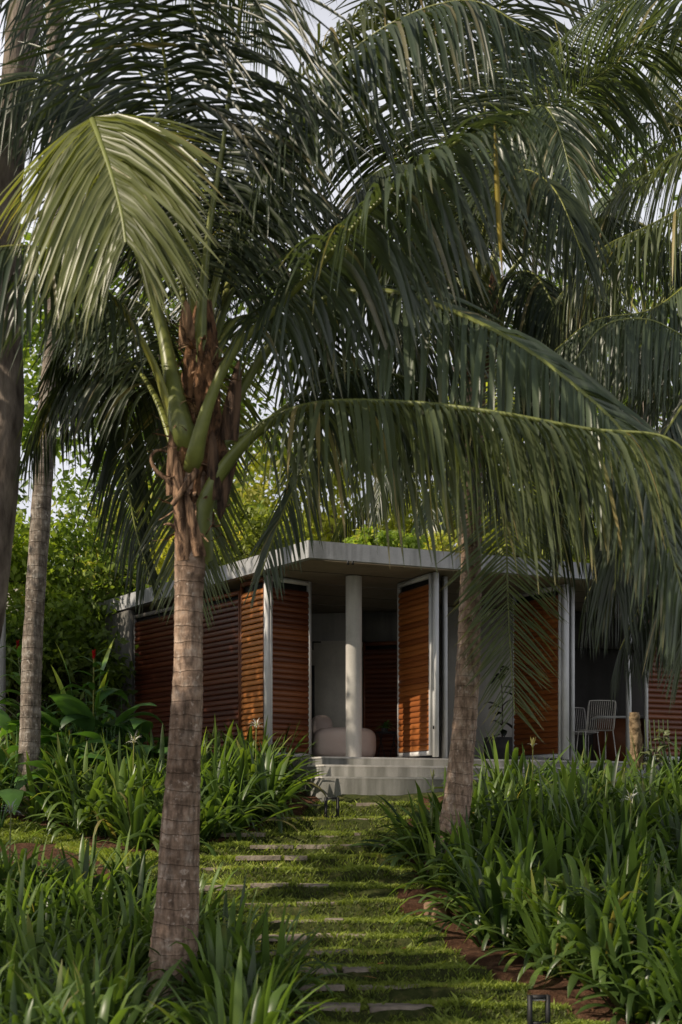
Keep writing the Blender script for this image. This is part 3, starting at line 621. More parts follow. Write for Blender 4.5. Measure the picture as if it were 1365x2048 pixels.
# ------------------------------------------------------------------ broadleaf trees and shrubs
def leaves(mb, c, r, nblob, nper, size, m=0, hollow=.5, br=.28, tb=.5, droop=.3):
    c=np.array(c); r=np.array(r)
    u=RS.normal(size=(nblob,3)); u/=np.linalg.norm(u,axis=1)[:,None]; rad=(hollow+(1-hollow)*RS.uniform(0,1,nblob)**.5)
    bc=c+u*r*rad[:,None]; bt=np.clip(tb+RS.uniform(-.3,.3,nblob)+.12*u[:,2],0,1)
    bs=r.mean()*br*RS.uniform(.6,1.3,nblob)
    n=nblob*nper; p=np.repeat(bc,nper,0)+RS.normal(size=(n,3))*np.repeat(bs,nper)[:,None]*np.array([.55,.55,.4])
    d=RS.normal(size=(n,3)); d[:,2]-=droop*2; d/=np.linalg.norm(d,axis=1)[:,None]
    nrm=RS.normal(size=(n,3)); nrm[:,2]+=1.2; w=np.cross(d,nrm); w/=np.linalg.norm(w,axis=1)[:,None]; nn=np.cross(w,d)
    L=size*RS.uniform(.6,1.3,n)[:,None]; W=L*RS.uniform(.2,.32,n)[:,None]
    a=p; b=p+d*L*.45+w*W+nn*W*.3; e=p+d*L; f=p+d*L*.45-w*W+nn*W*.3
    v=np.stack([a,b,e,f],1).reshape(-1,3); i=np.arange(n)[:,None]*4
    q=np.concatenate([i+np.array([[0,1,2,2]]),i+np.array([[0,2,3,3]])])
    t=np.clip(np.repeat(bt,nper)+RS.uniform(-.2,.2,n),0,1)
    mb.add(v,q,m,np.repeat(t,4)); return bc
def tree(name,label,cat,base,h,cr_,cc,nblob,nper,size,mats,group=None,tr=.14,trunks=1,tb=.5,hollow=.4,br=.28):
    o=empty(name,label,cat,group,base); bx=np.array(base)
    mb=MB(); bc=leaves(mb,(cc[0],cc[1],cc[2]),cr_,nblob,nper,size,0,hollow,br,tb)
    mb.build('crown',mats,o)
    w=MB()
    for k in range(trunks):
        a=k*2.1; s=(math.cos(a)*.3*(trunks>1),math.sin(a)*.3*(trunks>1),-.1); top=(cc[0]*.9+s[0],cc[1]*.9+s[1],cc[2]+cr_[2]*.3)
        c,_=cr([s,(cc[0]*.3+s[0]*1.4+random.uniform(-.1,.1),cc[1]*.3+s[1]*1.4,h*.3),top],14); w.tube(c,np.linspace(tr,tr*.3,14),8)
        for q in bc[k::max(1,len(bc)//14)]:
            i=random.randint(4,12); st=c[i]; md=(st+q)/2+np.array([random.uniform(-.2,.2),random.uniform(-.2,.2),.12])
            cc2,_=cr([st,md,q],8); w.tube(cc2,np.linspace(tr*.32,.008,8),5,cap=False)
    w.build('trunk',M_bark3 if tr>.1 else M_twig,o,smooth=True); return o

# leafy screen on the left, behind the trunks
specs=[(-6.2,24.5,5.2,(1.9,1.2,1.9),'shrub tree with yellow green leaves at the left edge behind the thick trunk',M_bg1,.5),
       (-4.6,25.5,5.6,(1.8,1.2,2.1),'dense green shrub tree right behind the slim grey palm trunk',M_bg1,.55),
       (-3.0,28.0,6.4,(2.0,1.3,2.2),'sunlit shrub tree behind the crown of the foreground palm',M_bg1,.7),
       (-5.4,23.8,3.2,(1.7,.9,1.25),'low dark leafy shrub in front of the boundary wall',M_bg1,.3)]
for i,(x,y,h,r,lab,mm,tb) in enumerate(specs):
    z=gz(x,y); tree('shrub_tree',lab,'shrub',(x,y,z),h,r,(0,0,h*.62),75,150,.15,mm,tr=.06,trunks=3,tb=tb)
# tall trees beyond
far=[(-9,33,13,(4,2.5,4.2),'tall leafy tree at the far left beyond the wall',M_bg1,.5),
     (-4.6,36,14.5,(3.4,2.5,4.6),'tall tree with thin crown against the sky, left of the palm crown',M_bg1,.5),
     (-.3,40,8.2,(3.6,2.5,3.0),'bright sunlit tree low behind the pavilion roof',M_bg2,.55),
     (4.0,38,9.5,(3.6,2.5,3.4),'yellow green tree behind the near right palm',M_bg2,.45),
     (9.5,36,13,(4,2.5,5),'large tree behind the terrace at the right edge',M_bg1,.5),
     (6.0,44,20,(5,3,5),'tallest tree in the top right background',M_bg1,.55),
     (-3.6,33,6.5,(2.6,1.8,2.4),'mid green tree behind the left wing of the roof',M_bg1,.75)]
for i,(x,y,h,r,lab,mm,tb) in enumerate(far):
    z=gz(x,y); tree('leafy_tree',lab,'tree',(x,y,z),h,r,(0,0,h-r[2]),(70 if h>12 else 85),(95 if h>12 else 120),.26,mm,tr=.2,tb=tb,hollow=.3,br=.24)
near=[(-7.5,8.2,7.6,(1.5,1.6,1.6),'small bushy tree unseen beyond the left edge, added to shade the palm trunk',M_bg1,.4,75),
      (-9.0,19.4,9.2,(2.6,2.4,2.3),'broad unseen tree at the far left, added to shade the left wing shutters',M_bg1,.4,130),
      (-5.3,12.3,9.0,(1.9,1.7,1.5),'light crowned tree unseen beyond the left edge, added to cast dappled shade',M_bg1,.4,42)]
for x,y,h,r,lab,mm,tb,nb in near:  # out-of-view trees added for the shade they cast
    z=gz(x,y); tree('leafy_tree',lab,'tree',(x,y,z),h,r,(0,0,h-r[2]),nb,120,.2,mm,tr=.15,tb=tb,hollow=.3,br=.24)
# far wood closing the slope behind
mb=MB()
for k in range(60):
    x=random.uniform(-26,26); y=random.uniform(46,60); r=random.uniform(2.2,3.8)
    leaves(mb,(x,y,gz(x,y)+random.uniform(.5,3.2)),(r,r,r*.95),18,60,.5,0,.5,.35,random.uniform(.3,.75))
o=mb.build('far_wood',M_bg1); settag(o,'far green wood covering the slope behind everything','wood',None,'stuff')

# ------------------------------------------------------------------ pavilion
house = empty('garden_pavilion','low modern pavilion with flat concrete roof, round column and folding wood louvre shutters','pavilion')
uR=np.array([2.117,.93]); uR/=np.linalg.norm(uR); uL=np.array([-.55,.835]); uL/=np.linalg.norm(uL)
A=np.array([-.44,19.15]); ZF=.752+ZC; ZU=3.40+ZC; ZT=3.636+ZC
R1=A+uR*9.5; L1=A+uL*9.2; B1=R1+uL*9.2
roofpoly=[tuple(A),tuple(R1),tuple(B1),tuple(L1)]
mb=MB(); mb.prism(roofpoly,ZU,ZT); rf=mb.build('roof',M_conc,house)
md=rf.modifiers.new('b','BEVEL'); md.width=.012; md.segments=2
ins=[A+(uR+uL)*.10, R1+uL*.10-uR*.1, B1-(uR+uL)*.1, L1+uR*.10-uL*.1]
mb=MB(); mb.prism([tuple(q) for q in ins],ZU-.007,ZU-.003); mb.build('ceiling',M_soff,house)
# groove lines on the soffit
for k in range(1,9):
    mb=MB(); p=A+uL*(k*1.0)+uR*.1; q=p+uR*9.2; c=(p+q)/2
    mb.box((c[0],c[1],ZU-.010),(9.2,.012,.004),math.atan2(uR[1],uR[0])); mb.build('ceiling_joint',M_dark,house)
mb=MB()
for dx in (-.035,.03): mb.box((.13+dx,19.3,ZU-.045),(.028,.05,.05))
mb.build('ceiling_spotlight',M_black,house)
# column
mb=MB(); a=np.arange(40)*2*math.pi/40; zz=np.linspace(ZF,ZU-.02,30)
mb.grid(np.stack([.185+np.cos(a)[None,:]*.117*np.ones((30,1)),20.6+np.sin(a)[None,:]*.117*np.ones((30,1)),zz[:,None]*np.ones(40)],-1),0,.5,closed=True); mb.build('column',M_col,house,smooth=True)
# platform and steps
def slab(x0,d0,z0,z1,len_,nm,m=M_step,back=8):
    p=np.array([x0,d0]); q=p+uR*len_; poly=[tuple(p),tuple(q),tuple(q+uL*back),tuple(p+uL*back)]
    mb=MB(); mb.prism(poly,z0,z1-.025); lip=[p-uR*.012-uL*.014, q-uL*.014, q+uL*back, p-uR*.012+uL*back]
    o=mb.build(nm,m,house)
    mb=MB(); mb.prism([tuple(t) for t in lip],z1-.0245,z1); k=mb.build('step_edge' if nm=='step' else 'floor_edge',M_col,o); k2=k.modifiers.new('b','BEVEL'); k2.width=.005
    return o
slab(-.225,19.95,-.2+ZC,ZF,9,'floor',back=7)
slab(-.235,19.55,-.2+ZC,.626+ZC,4.2,'step',back=.42)
slab(-.25,19.18,-.3+ZC,.452+ZC,4.2,'step',back=.42)
# louvre panels
def louvre(a,b,z0,z1,posts=True,fr=.035,tilt=.27,pitch=.082,tint=.5,fm=M_pale,half=None,bottom=True,topbar=True):
    a=np.array(a,float); b=np.array(b,float); L=np.linalg.norm(b-a); u=(b-a)/L; nrm=np.array([u[1],-u[0]])   # towards viewer (-y side)
    if nrm[1]>0: nrm=-nrm
    root=MB(); n=int((z1-z0-.14)/pitch)
    for k in range(n):
        zc=z0+.07+(k+.5)*pitch; rows=[]
        for e in np.linspace(0,1,2):
            row=[]
            for s in np.linspace(0,2*math.pi,13)[:-1]:
                # lens shaped bulging slat, tilted outwards
                yy=math.cos(s)*pitch*.64; xx=math.sin(s)*.015*(1.9 if math.sin(s)>0 else .7)
                off=xx*math.cos(tilt)+yy*math.sin(-tilt)*-.6-.0; up=yy*math.cos(tilt)*.98
                j=random.uniform(-.0006,.0006)
                pt=a+u*(fr*.9+e*(L-1.8*fr))+nrm*(off+j); row.append((pt[0],pt[1],zc-up*.9+random.uniform(-.0005,.0005)))
            rows.append(row)
        root.grid(np.array(rows),0,min(1,max(0,tint+random.uniform(-.13,.13))),closed=True)
    # thin wood backing stile hides daylight
    o=root.build('louvre_panel',M_wood,house,smooth=True)
    f=MB(); ang=math.atan2(u[1],u[0]); c=(a+b)/2
    for q,e in ((a,1),(b,-1)):
        pc=q+u*e*fr/2; f.box((pc[0],pc[1],(z0+z1)/2),(fr,.06,z1-z0),ang)
    if bottom: f.box((c[0],c[1],z0+.03),(L-2*fr,.056,.06),ang)
    if topbar: f.box((c[0],c[1],z1-.03),(L-2*fr,.056,.06),ang)
    f.build('frame',fm,o)
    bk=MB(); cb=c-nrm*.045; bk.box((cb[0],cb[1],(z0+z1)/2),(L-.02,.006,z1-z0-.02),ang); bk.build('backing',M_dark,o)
    return o
ZP=ZU-.03
M_wdfr=simple('frame_dim',(.10,.09,.085),(.16,.15,.14),5,.6)
M_woodfr=simple('frame_wood_brown',(.10,.03,.012),(.18,.06,.02),5,.5)
louvre((-1.045,20.50),(-.455,21.02),ZF+.02,ZP,tint=.30,fr=.05)
louvre((-1.475,21.16),(-1.085,20.53),ZF+.02,ZP,tint=.92,tilt=.5,fm=M_woodfr)  # high tint paints the sunlit look into this panel's wood
louvre((-3.46,23.9),(-2.30,22.32),ZF-.05,ZP-.1,tint=.0,fm=M_wdfr)  # lowest tint paints the left wing's shade into the wood
louvre((-2.28,22.30),(-1.49,21.20),ZF-.05,ZP-.1,tint=.05,fm=M_woodfr)  # shade painted into the wood tint here as well
louvre((.865,21.2),(1.29,20.24),ZF+.03,ZP,tint=.6)
louvre((1.50,20.62),(1.56,21.6),ZF+.03,ZP,tint=.2)
louvre((2.71,22.3),(3.30,21.32),ZF+.03,ZP,tint=.6)
louvre((4.75,22.2),(6.4,23.0),ZF+.03,ZP,tint=.25)
louvre((.38,24.2),(1.15,24.0),ZF+.02,ZF+2.1,tint=.15,fm=M_woodfr)
for (x,y,w) in ((-1.065,20.47,.075),(1.345,20.22,.07),(1.50,20.58,.06),(3.36,21.28,.085),(3.50,21.55,.055),(4.45,22.0,.06)):
    mb=MB(); mb.box((x,y,(ZF+ZU)/2-.012),(w,.07,ZU-ZF-.03),.35); mb.build('post',M_pale,house)
mb=MB(); mb.box((1.31,20.16,ZF+.42),(.018,.03,.05)); mb.build('latch',M_black,house)
# walls
def wall(a,b,z0,z1,th,m,nm='wall'):
    a=np.array(a);b=np.array(b);c=(a+b)/2;L=np.linalg.norm(b-a); mb=MB(); mb.box((c[0],c[1],(z0+z1)/2),(L,th,z1-z0),math.atan2(b[1]-a[1],b[0]-a[0])); return mb.build(nm,m,house)
wall((-3.52,23.97),(-5.0,26.3),-.1+ZC,ZU-.03,.12,M_wallg)
wall((-1.2,24.6),(.36,24.3),ZF,ZU-.03,.12,M_wall)
wall((.36,24.32),(1.6,24.2),ZF+2.12,ZU-.03,.12,M_wallg)
wall((1.65,23.6),(3.5,24.3),ZF,ZU-.03,.12,M_wall)
wall((3.5,24.3),(7.5,26.0),ZF,ZU-.03,.12,M_wdk)
wall((3.55,24.05),(7.4,25.65),ZU-.62,ZU-.03,.10,M_wdk,'patch_cover')  # added dark box covering a bright patch of light on the wall
wall((-1.2,24.6),(-3.3,26.0),ZF,ZU-.03,.12,M_wallg)
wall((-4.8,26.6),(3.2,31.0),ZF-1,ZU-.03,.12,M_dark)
wall((-1.72,21.95),(-3.6,24.3),ZF-.9,ZF-.06,.10,M_wallg)
# light panel/door inside and its dark slot
mb=MB(); mb.box((-.30,24.02,ZF+1.05),(.80,.05,2.1),-.1); mb.build('inner_door',concmat('door_cream',(.78,.72,.60),.15),house)
mb=MB(); mb.box((-.47,23.4,ZF+1.05),(.07,.04,1.15),0); mb.build('door_slot',M_dark,house)
mb=MB(); mb.box((-.46,23.3,ZF+1.93),(.02,.03,.12)); mb.box((-.40,23.3,ZF+2.0),(.14,.03,.02)); mb.build('wall_bracket',M_black,house)

# upper building behind
ub=empty('upper_house','grey flat roofed house partly seen higher behind the pavilion','house')
mb=MB(); mb.prism([tuple(P(380,1040,31)[:2]),tuple(P(505,1040,31)[:2]),tuple(P(560,1040,36)[:2]),tuple(P(300,1040,36)[:2])],P(0,1053,31).z,P(0,1026,31).z); mb.build('roof',M_conc,ub)
mb=MB(); mb.prism([tuple(P(390,1040,31.6)[:2]),tuple(P(490,1040,31.6)[:2]),tuple(P(540,1040,35)[:2]),tuple(P(320,1040,35)[:2])],ZC+.5,P(0,1053,31).z-.003); mb.build('wall',M_wallg,ub)
# boundary wall left
bw=empty('boundary_wall','grey rendered garden wall behind the shrubs at the left','wall')
mb=MB(); q=P(-60,1200,27.5); r_=P(215,1200,27.5); mb.box(((q.x+r_.x)/2-1,27.5,(gz(-5,27)+P(0,1195,27.5).z)/2),(r_.x-q.x+2,.2,P(0,1195,27.5).z-gz(-5,27)+.3)); mb.build('wall_panel',M_wall,bw)
cl=MB(); q=P(-12,1180,22); cl.box((q.x,22,ZC+1.6),(.3,.3,3.6)); o=cl.build('gate_pillar',M_col); settag(o,'pale plastered pillar just showing at the left edge','pillar')

# ------------------------------------------------------------------ roof garden plants
random.seed(5)
roofg=[('low feathery shrub on the roof left of the roof corner',-1.3,22.0,.9,M_bg2,.35),
       ('yellow green feathery shrub on the roof behind the left fascia',-2.0,23.6,1.0,M_bg2,.6),
       ('round leafy bush on the roof right of the roof corner',.7,21.6,.55,M_bg1,.7),
       ('dry straw coloured bush on the roof beside the near right palm',1.3,23.0,.75,M_bg2,.9),
       ('sprawling bush on the roof towards the far end of the left wing',-3.3,25.3,.8,M_bg1,.7)]
for lab,x,y,r,mm,tb in roofg:
    tree('roof_shrub',lab,'shrub',(x,y,ZT),r,(r*1.15,r*.7,r*.6),(0,0,r*.5),40,140,.10,mm,tr=.02,tb=tb)

# ------------------------------------------------------------------ strappy lilies
def blade(mb, base, az, L, w, el, bend, t0, m=0, seg=8, fold=.35, wob=0, shape=None):
    d=Vector((math.cos(az)*math.cos(el),math.sin(az)*math.cos(el),math.sin(el))); p=Vector(base); rows=[]; ts=[]
    sidev=Vector((-math.sin(az),math.cos(az),0))
    shape = shape or [.75,.85,.95,1,1,.95,.82,.55,.05]
    for k in range(seg+1):
        s=k/seg; ww=w*np.interp(s,np.linspace(0,1,len(shape)),shape); up=sidev.cross(d)
        rows.append([tuple(p-sidev*ww-up*0),tuple(p-up*ww*fold),tuple(p+sidev*ww)]); ts.append(min(1,max(0,t0-.25*(1-s)+.12*s)))
        p=p+d*L/seg; d=(d+Vector((0,0,-1))*bend/seg*(.3+1.9*s)).normalized()
        sidev=(sidev+Vector((0,0,wob/seg))).normalized(); sidev=(sidev-d*sidev.dot(d)).normalized()
    mb.grid(np.array(rows),m,np.array(ts))
    return p,d
lily_meshes=[]
for v in range(8):
    random.seed(100+v); mb=MB()
    for k in range(46):
        az=random.uniform(0,2*math.pi); r=random.uniform(0,.17); el=random.uniform(.95,1.5) if k<24 else random.uniform(.5,1.1)
        L=random.uniform(.50,.98); 
        blade(mb,(math.cos(az)*r,math.sin(az)*r,-.03),az+random.uniform(-.5,.5),L,random.uniform(.019,.038),el,random.choice([.6,1.1,1.8,2.6,3.4]),(random.uniform(.05,.85) if random.random()<.975 else 1.2),wob=random.uniform(-.8,.8))
    o=mb.build('lily_leaves',M_lily); lily_meshes.append(o.data); bpy.data.objects.remove(o)
def flower_mesh(kind,h):
    mb=MB(); c,_=cr([(0,0,0),(.02,.01,h*.5),(.03,.02,h)],10); mb.tube(c,np.linspace(.008,.006,10),6,0,.7)
    top=Vector(c[-1])
    if kind=='open':
        for k in range(18):
            az=k*2.4; blade(mb,top+Vector((0,0,.02)),az,random.uniform(.11,.16),.0045,random.uniform(.2,1.3),1.6,.6,m=1,seg=5)
        for k in range(5): blade(mb,top,k*1.25,.10,.008,1.2,.2,.8,m=2,seg=4)
    else:
        for k in range(5): blade(mb,top,k*1.25,random.uniform(.10,.18),.009,1.35,.1,.8,m=2,seg=4)
        for k in range(4): blade(mb,top+Vector((0,0,.03)),k*1.6+.4,.10,.005,.9,2.2,.6,m=1,seg=5)
    o=mb.build('f',[M_petiole,M_petal,M_bud]); me=o.data; bpy.data.objects.remove(o); return me
random.seed(31)
FL=[flower_mesh('open',.9),flower_mesh('bud',1.12),flower_mesh('open',.8)]
def put_lily(x,y,lab,grp,s,flower=None):
    r=empty('spider_lily',lab,'lily',grp,(x,y,gz(x,y)-.01)); r.rotation_euler=(0,0,random.uniform(0,6.28)); r.scale=(s,s,s)
    o=bpy.data.objects.new('foliage',random.choice(lily_meshes)); COL.objects.link(o); o.parent=r
    if flower is not None:
        f=bpy.data.objects.new('flower_stalk',FL[flower]); COL.objects.link(f); f.parent=r; f.rotation_euler=(random.uniform(-.1,.1),random.uniform(-.1,.1),0)
    return r
def scatter(poly, lab, grp, spacing, xr, yr, smin, smax, excl=None):
    pts=[]; 
    for _ in range(9000):
        x=random.uniform(*xr); y=random.uniform(*yr)
        if not bool(inpoly(np.array([x]),np.array([y]),poly)[0]): continue
        if abs(x)>.262*y+.35: continue
        if excl and excl(x,y): continue
        sp=spacing*(y/13)**.5
        if all((x-a)**2+(y-b)**2>sp*sp for a,b in pts): pts.append((x,y))
    for x,y in pts: put_lily(x,y,lab,grp,random.uniform(smin,smax))
    return pts
shrink=lambda cx,cy: None
palm_b=[P(345,1980,D1),P(885,1745,D2),P(50,1640,18.4)]
def near_trunk(x,y): return any((x-q.x)**2+(y-q.y)**2<.10 for q in palm_b)
def inner_R(x,y):
    # keep clumps a little off the soil edge so the bare strip shows
    return near_trunk(x,y) or (y>16.3 and x<1.30+(y-16.3)*.33) or (y>17.2 and x<2.05) or not bool(inpoly(np.array([x-(.42 if y<14.5 else .12)]),np.array([y]),BED_R)[0]) or not bool(inpoly(np.array([x-.2]),np.array([y-.32]),BED_R)[0])
sR=scatter(BED_R,'leafy spider lily clump in the sunlit bed right of the grass steps','spider lilies filling the right bed',.38,(.6,5.8),(9.9,18.9),.96,1.26,inner_R)
def inner_L(x,y): return near_trunk(x,y) or not bool(inpoly(np.array([x]),np.array([y-.25]),BED_L)[0]) or (x>-.86 and y>17.0) or y>21.3 or (x>-1.0 and y>20.1)
sL=scatter(BED_L,'shaded spider lily clump in the bed left of the steps below the shutters','spider lilies in the left bed',.37,(-6,-.2),(15.2,20.9),1.0,1.28,inner_L)
def inner_N(x,y): return near_trunk(x,y) or (8<y<11.3 and abs(x+.1205*y)<.36) or x>-.50 or not bool(inpoly(np.array([x]),np.array([y+.15]),BED_N)[0])
sN=scatter(BED_N,'spider lily clump around the foot of the foreground palm','spider lilies around the foreground palm',.36,(-4.5,.1),(8.2,14.2),.74,1.0,inner_N)
print('lilies',len(sR),len(sL),len(sN))
def px_lily(px,py,d,lab,fl,dz):
    x,y=P(px,py,d)[:2]; r=put_lily(x,y,lab,None,1.0,fl)
    for c in r.children:
        if c.name.startswith('flower'):
            c.rotation_euler=(0,0,0); top=P(px,py,d); h=[.9,1.12,.8][fl]
            c.location=(0,0,0); s=(top.z-r.location.z)/h; c.scale=(1,1,s) ; r.rotation_euler=(0,0,0); c.location=(-.03,-.02,0)
px_lily(513,1458,19.2,'flowering lily with white spidery bloom before the orange louvre shutter',0,0)
px_lily(268,1490,17.6,'flowering lily with white spidery bloom left of the big palm trunk',2,0)
px_lily(866,1560,15.8,'lily with tall yellow green bud spike left of the right palm trunk',1,0)
px_lily(1066,1500,16.4,'lily with pale pink tipped bud spike above the right bed',1,0)
px_lily(1262,1605,14.6,'lily with small white bloom near the right edge',2,0)
px_lily(1285,1560,16,'lily with small white bloom at the back of the right bed',0,0)
px_lily(22,1630,13.4,'lily with slim pale flower at the left edge',0,0)

# ------------------------------------------------------------------ broad leaved plants at the left
def ginger(px,py,d,lab,n,Ls,big=False,upright=False,red=None,seed=0,tb=.5):
    random.seed(seed); x,y=P(px,py,d)[:2]; z=gz(x,y); r=empty('ginger_plant' if not big else 'broad_leaved_plant',lab,'plant',None,(x,y,z))
    top=P(px,py,d).z-z; mb=MB()
    for k in range(int(n*1.5)):
        az=random.uniform(0,6.28) if not upright else random.uniform(-.6,.6)+random.choice([0,3.1])
        hh=top*random.uniform(.25,.85); lean=random.uniform(.05,.3)
        b=Vector((math.cos(az)*.05,math.sin(az)*.05,0)); e=Vector((math.cos(az)*lean,math.sin(az)*lean,hh))
        c,_=cr([b,(b+e)/2+Vector((0,0,.05)),e],6); mb.tube(c,np.linspace(.012,.006,6),5,0,.4)
        L=Ls*random.uniform(.8,1.3)*1.25; w=L*(.22 if big else .135)
        sh=[.15,.6,.92,1,.95,.8,.6,.3,.02]
        blade(mb,e,az+random.uniform(-.4,.4),L,w,(1.25 if upright else random.uniform(.1,.9)),(.5 if upright else random.uniform(1.0,2.8)),min(1,max(0,tb+random.uniform(-.3,.3))),seg=9,fold=.18,wob=random.uniform(-.8,.8),shape=sh)
        if not big and not upright:
            for s in (.45,.62,.8):
                q=b.lerp(e,s); blade(mb,q,az+random.choice([-1,1])*random.uniform(.4,1.6),L*.75,w*.8,random.uniform(.2,.9),random.uniform(.8,2),min(1,max(0,tb+random.uniform(-.3,.3))),seg=7,fold=.18,shape=sh)
    mb.build('foliage',M_broad,r,smooth=True)
    if red:
        f=MB(); q=P(*red)-Vector((x,y,z)); c,_=cr([(0,0,0),(q.x*.6,q.y*.6,q.z*.6),tuple(q)],8); f.tube(c,.009,5,1,.5)
        for k in range(14):
            blade(f,q+Vector((0,0,-.03+.008*k)),k*2.4,.06,.016,1.15,.2,random.uniform(.2,.7),seg=4,fold=.5)
        f.build('flower',[M_red,M_petiole],r); f=MB()
        for k in range(9): blade(f,q*(1-.035*k),k*2.4+.4,.38,.05,random.uniform(.3,.9),1.6,random.uniform(.5,.85),seg=7,fold=.18,shape=[.15,.6,.92,1,.9,.6,.25,.02])
        f.build('flower_leaves',M_broad,r,smooth=True)
ginger(186,1330,20.2,'red ginger plant with a red flower spike near the left wing wall',9,.42,red=(188,1316,19.9),seed=1,tb=.6)
ginger(180,1310,20.4,'plant with upright yellow green new leaves behind the red ginger',5,.5,upright=True,seed=2,tb=1.0)
ginger(60,1340,20.8,'red ginger plant behind the slim grey trunk with a dim red flower',10,.42,red=(36,1296,20.8),seed=3,tb=.6)
ginger(120,1350,21.2,'bushy ginger plant just right of the slim grey palm trunk',11,.42,seed=4,tb=.55)
ginger(215,1420,19.8,'broad leaved plant with drooping dark leaves in front of the wing wall',9,.62,big=True,seed=5,tb=.3)
ginger(290,1430,20.0,'broad leaved plant in front of the darkest louvre shutter',7,.62,big=True,seed=6,tb=.2)
ginger(150,1430,19.3,'broad leaved plant with large folded leaves below the red ginger',9,.55,big=True,seed=7,tb=.45)
ginger(30,1420,18.9,'broad leaved plant with pale green leaves left of the slim grey trunk',8,.6,big=True,seed=8,tb=.55)
ginger(-5,1440,17.5,'broad leaved plant cut by the left edge of the photo',7,.6,big=True,seed=9,tb=.55)
ginger(245,1350,20.9,'tall leaning leaf plant against the grey wing wall',4,.6,seed=10,tb=.5)
ginger(100,1440,18.6,'strappy leaved plant between grey trunk and lilies',8,.5,big=True,seed=12,tb=.5)

# ------------------------------------------------------------------ furniture and small things
random.seed(77)
sofa=empty('armchair','rounded blush fabric armchair behind the round column','armchair',None,(0,0,0))
def sq(p,e=.45): return np.sign(p)*np.abs(p)**e
mb=MB(); mb.sphere((.05,21.5,ZF+.24),(.48,.42,.25),nu=36,nv=20,fn=lambda p: sq(p,.5)); mb.build('seat',M_sofa,sofa,smooth=True)
mb=MB(); mb.sphere((-.30,21.75,ZF+.50),(.17,.14,.20),nu=24,nv=16,fn=lambda p: sq(p,.75)); mb.build('cushion',M_sofa,sofa,smooth=True)
st=empty('side_table','thin black metal side table right of the round column','side table',None,(0,0,0))
tc=P(775,1465,21.8); mb=MB(); mb.tube([(tc.x,tc.y,tc.z-.01),(tc.x,tc.y,tc.z+.01)],.17,20); mb.build('tabletop',M_black,st)
for k in range(4):
    a=k*1.57+.5; mb=MB(); mb.tube([(tc.x+.15*math.cos(a),tc.y+.15*math.sin(a),tc.z),(tc.x+.16*math.cos(a+.9),tc.y+.16*math.sin(a+.9),ZF)],.008,6); mb.build('leg',M_black,st)
pl=empty('potted_plant','small trailing pot plant on the black side table','pot plant',None,(0,0,0))
mb=MB(); mb.tube([(tc.x-.04,tc.y,tc.z+.012),(tc.x-.04,tc.y,tc.z+.07)],.05,12); mb.build('pot',M_pot,pl)
mb=MB()
for k in range(22): blade(mb,(tc.x-.04,tc.y,tc.z+.06),random.uniform(0,6.28),random.uniform(.10,.2),.022,random.uniform(.2,1.3),2.0,random.uniform(.2,.9),seg=5,shape=[.1,.8,1,.8,.05])
mb.build('foliage',M_broad,pl)
# rubber plant
rp=empty('rubber_plant','dark rubber plant with big oval leaves in a square planter between the shutters','pot plant',None,(0,0,0))
q=P(1005,1500,22.6); zf=ZF; mb=MB(); mb.box((q.x-.05,q.y,zf+.2),(.45,.35,.40)); o=mb.build('planter',M_pot,rp); o.modifiers.new('b','BEVEL').width=.01
mb=MB(); s0=Vector((q.x,q.y,zf+.38)); s1=Vector((q.x-.03,q.y,zf+1.55)); mb.tube([s0,(s0+s1)/2+Vector((.02,0,0)),s1],[.014,.011,.007],6,0,.1)
M_rub=leafmat('rubber_leaf',(.006,.010,.006),(.014,.02,.012),(.02,.03,.015),.05,.25,.6)
for k in range(15):
    s=random.uniform(.05,1); b=s0.lerp(s1,s); az=k*2.4; blade(mb,b,az,random.uniform(.22,.34),.062,random.uniform(-.3,1.0),1.5,.5,seg=7,shape=[.1,.6,.95,1,.85,.5,.03],m=1)
mb.build('foliage',[M_twig,M_rub],rp,smooth=True)
# wire chairs
def wire_chair(x,y,rz,lab):
    r=empty('wire_chair',lab,'chair',None,(x,y,ZF)); r.rotation_euler=(0,0,rz); W=.21
    mb=MB()
    for k in range(13):
        e=-W+.018+k*(2*W-.036)/12
        c,_=cr([(e,.21,.45),(e,0,.44),(e,-.16,.435),(e,-.215,.50),(e,-.25,.66),(e,-.30,.855)],24); mb.tube(c,.0045,5)
    mb.build('wire_shell',M_white,r,smooth=True)
    f=MB(); c,_=cr([(-W,.22,.455),(-W,0,.445),(-W,-.17,.445),(-W,-.22,.51),(-W,-.255,.66),(-W+.005,-.30,.83),(-W+.05,-.305,.865),(W-.05,-.305,.865),(W-.005,-.30,.83),(W,-.255,.66),(W,-.22,.51),(W,-.17,.445),(W,0,.445),(W,.22,.455)],80); f.tube(c,.008,7)
    f.tube([(-W,.22,.455),(W,.22,.455)],.008,7); f.build('frame',M_white,r,smooth=True)
    for sx in (-1,1):
        for (y0,y1) in ((.18,.24),(-.16,-.24)):
            g_=MB(); g_.tube([(sx*W,y0,.45),(sx*(W+.03),y1,0)],.008,7); g_.build('leg',M_white,r)
    return r
q=P(1192,1500,21.35); wire_chair(q.x,q.y,.15,'white wire chair with slatted back on the terrace at the right')
q=P(1158,1500,22.2); wire_chair(q.x+.02,q.y,-2.9,'second white wire chair half hidden behind the first one')
tb=empty('desk','dark desk with pale top behind the wire chairs','desk',None,(0,0,0))
q=P(1245,1430,23.0); mb=MB(); mb.box((q.x+.1,q.y,ZF+.74),(1.1,.5,.03)); mb.build('tabletop',M_pale,tb)
mb=MB(); mb.box((q.x+.1,q.y+.05,ZF+.36),(1.05,.4,.72)); mb.build('cabinet',M_woodfr,tb)
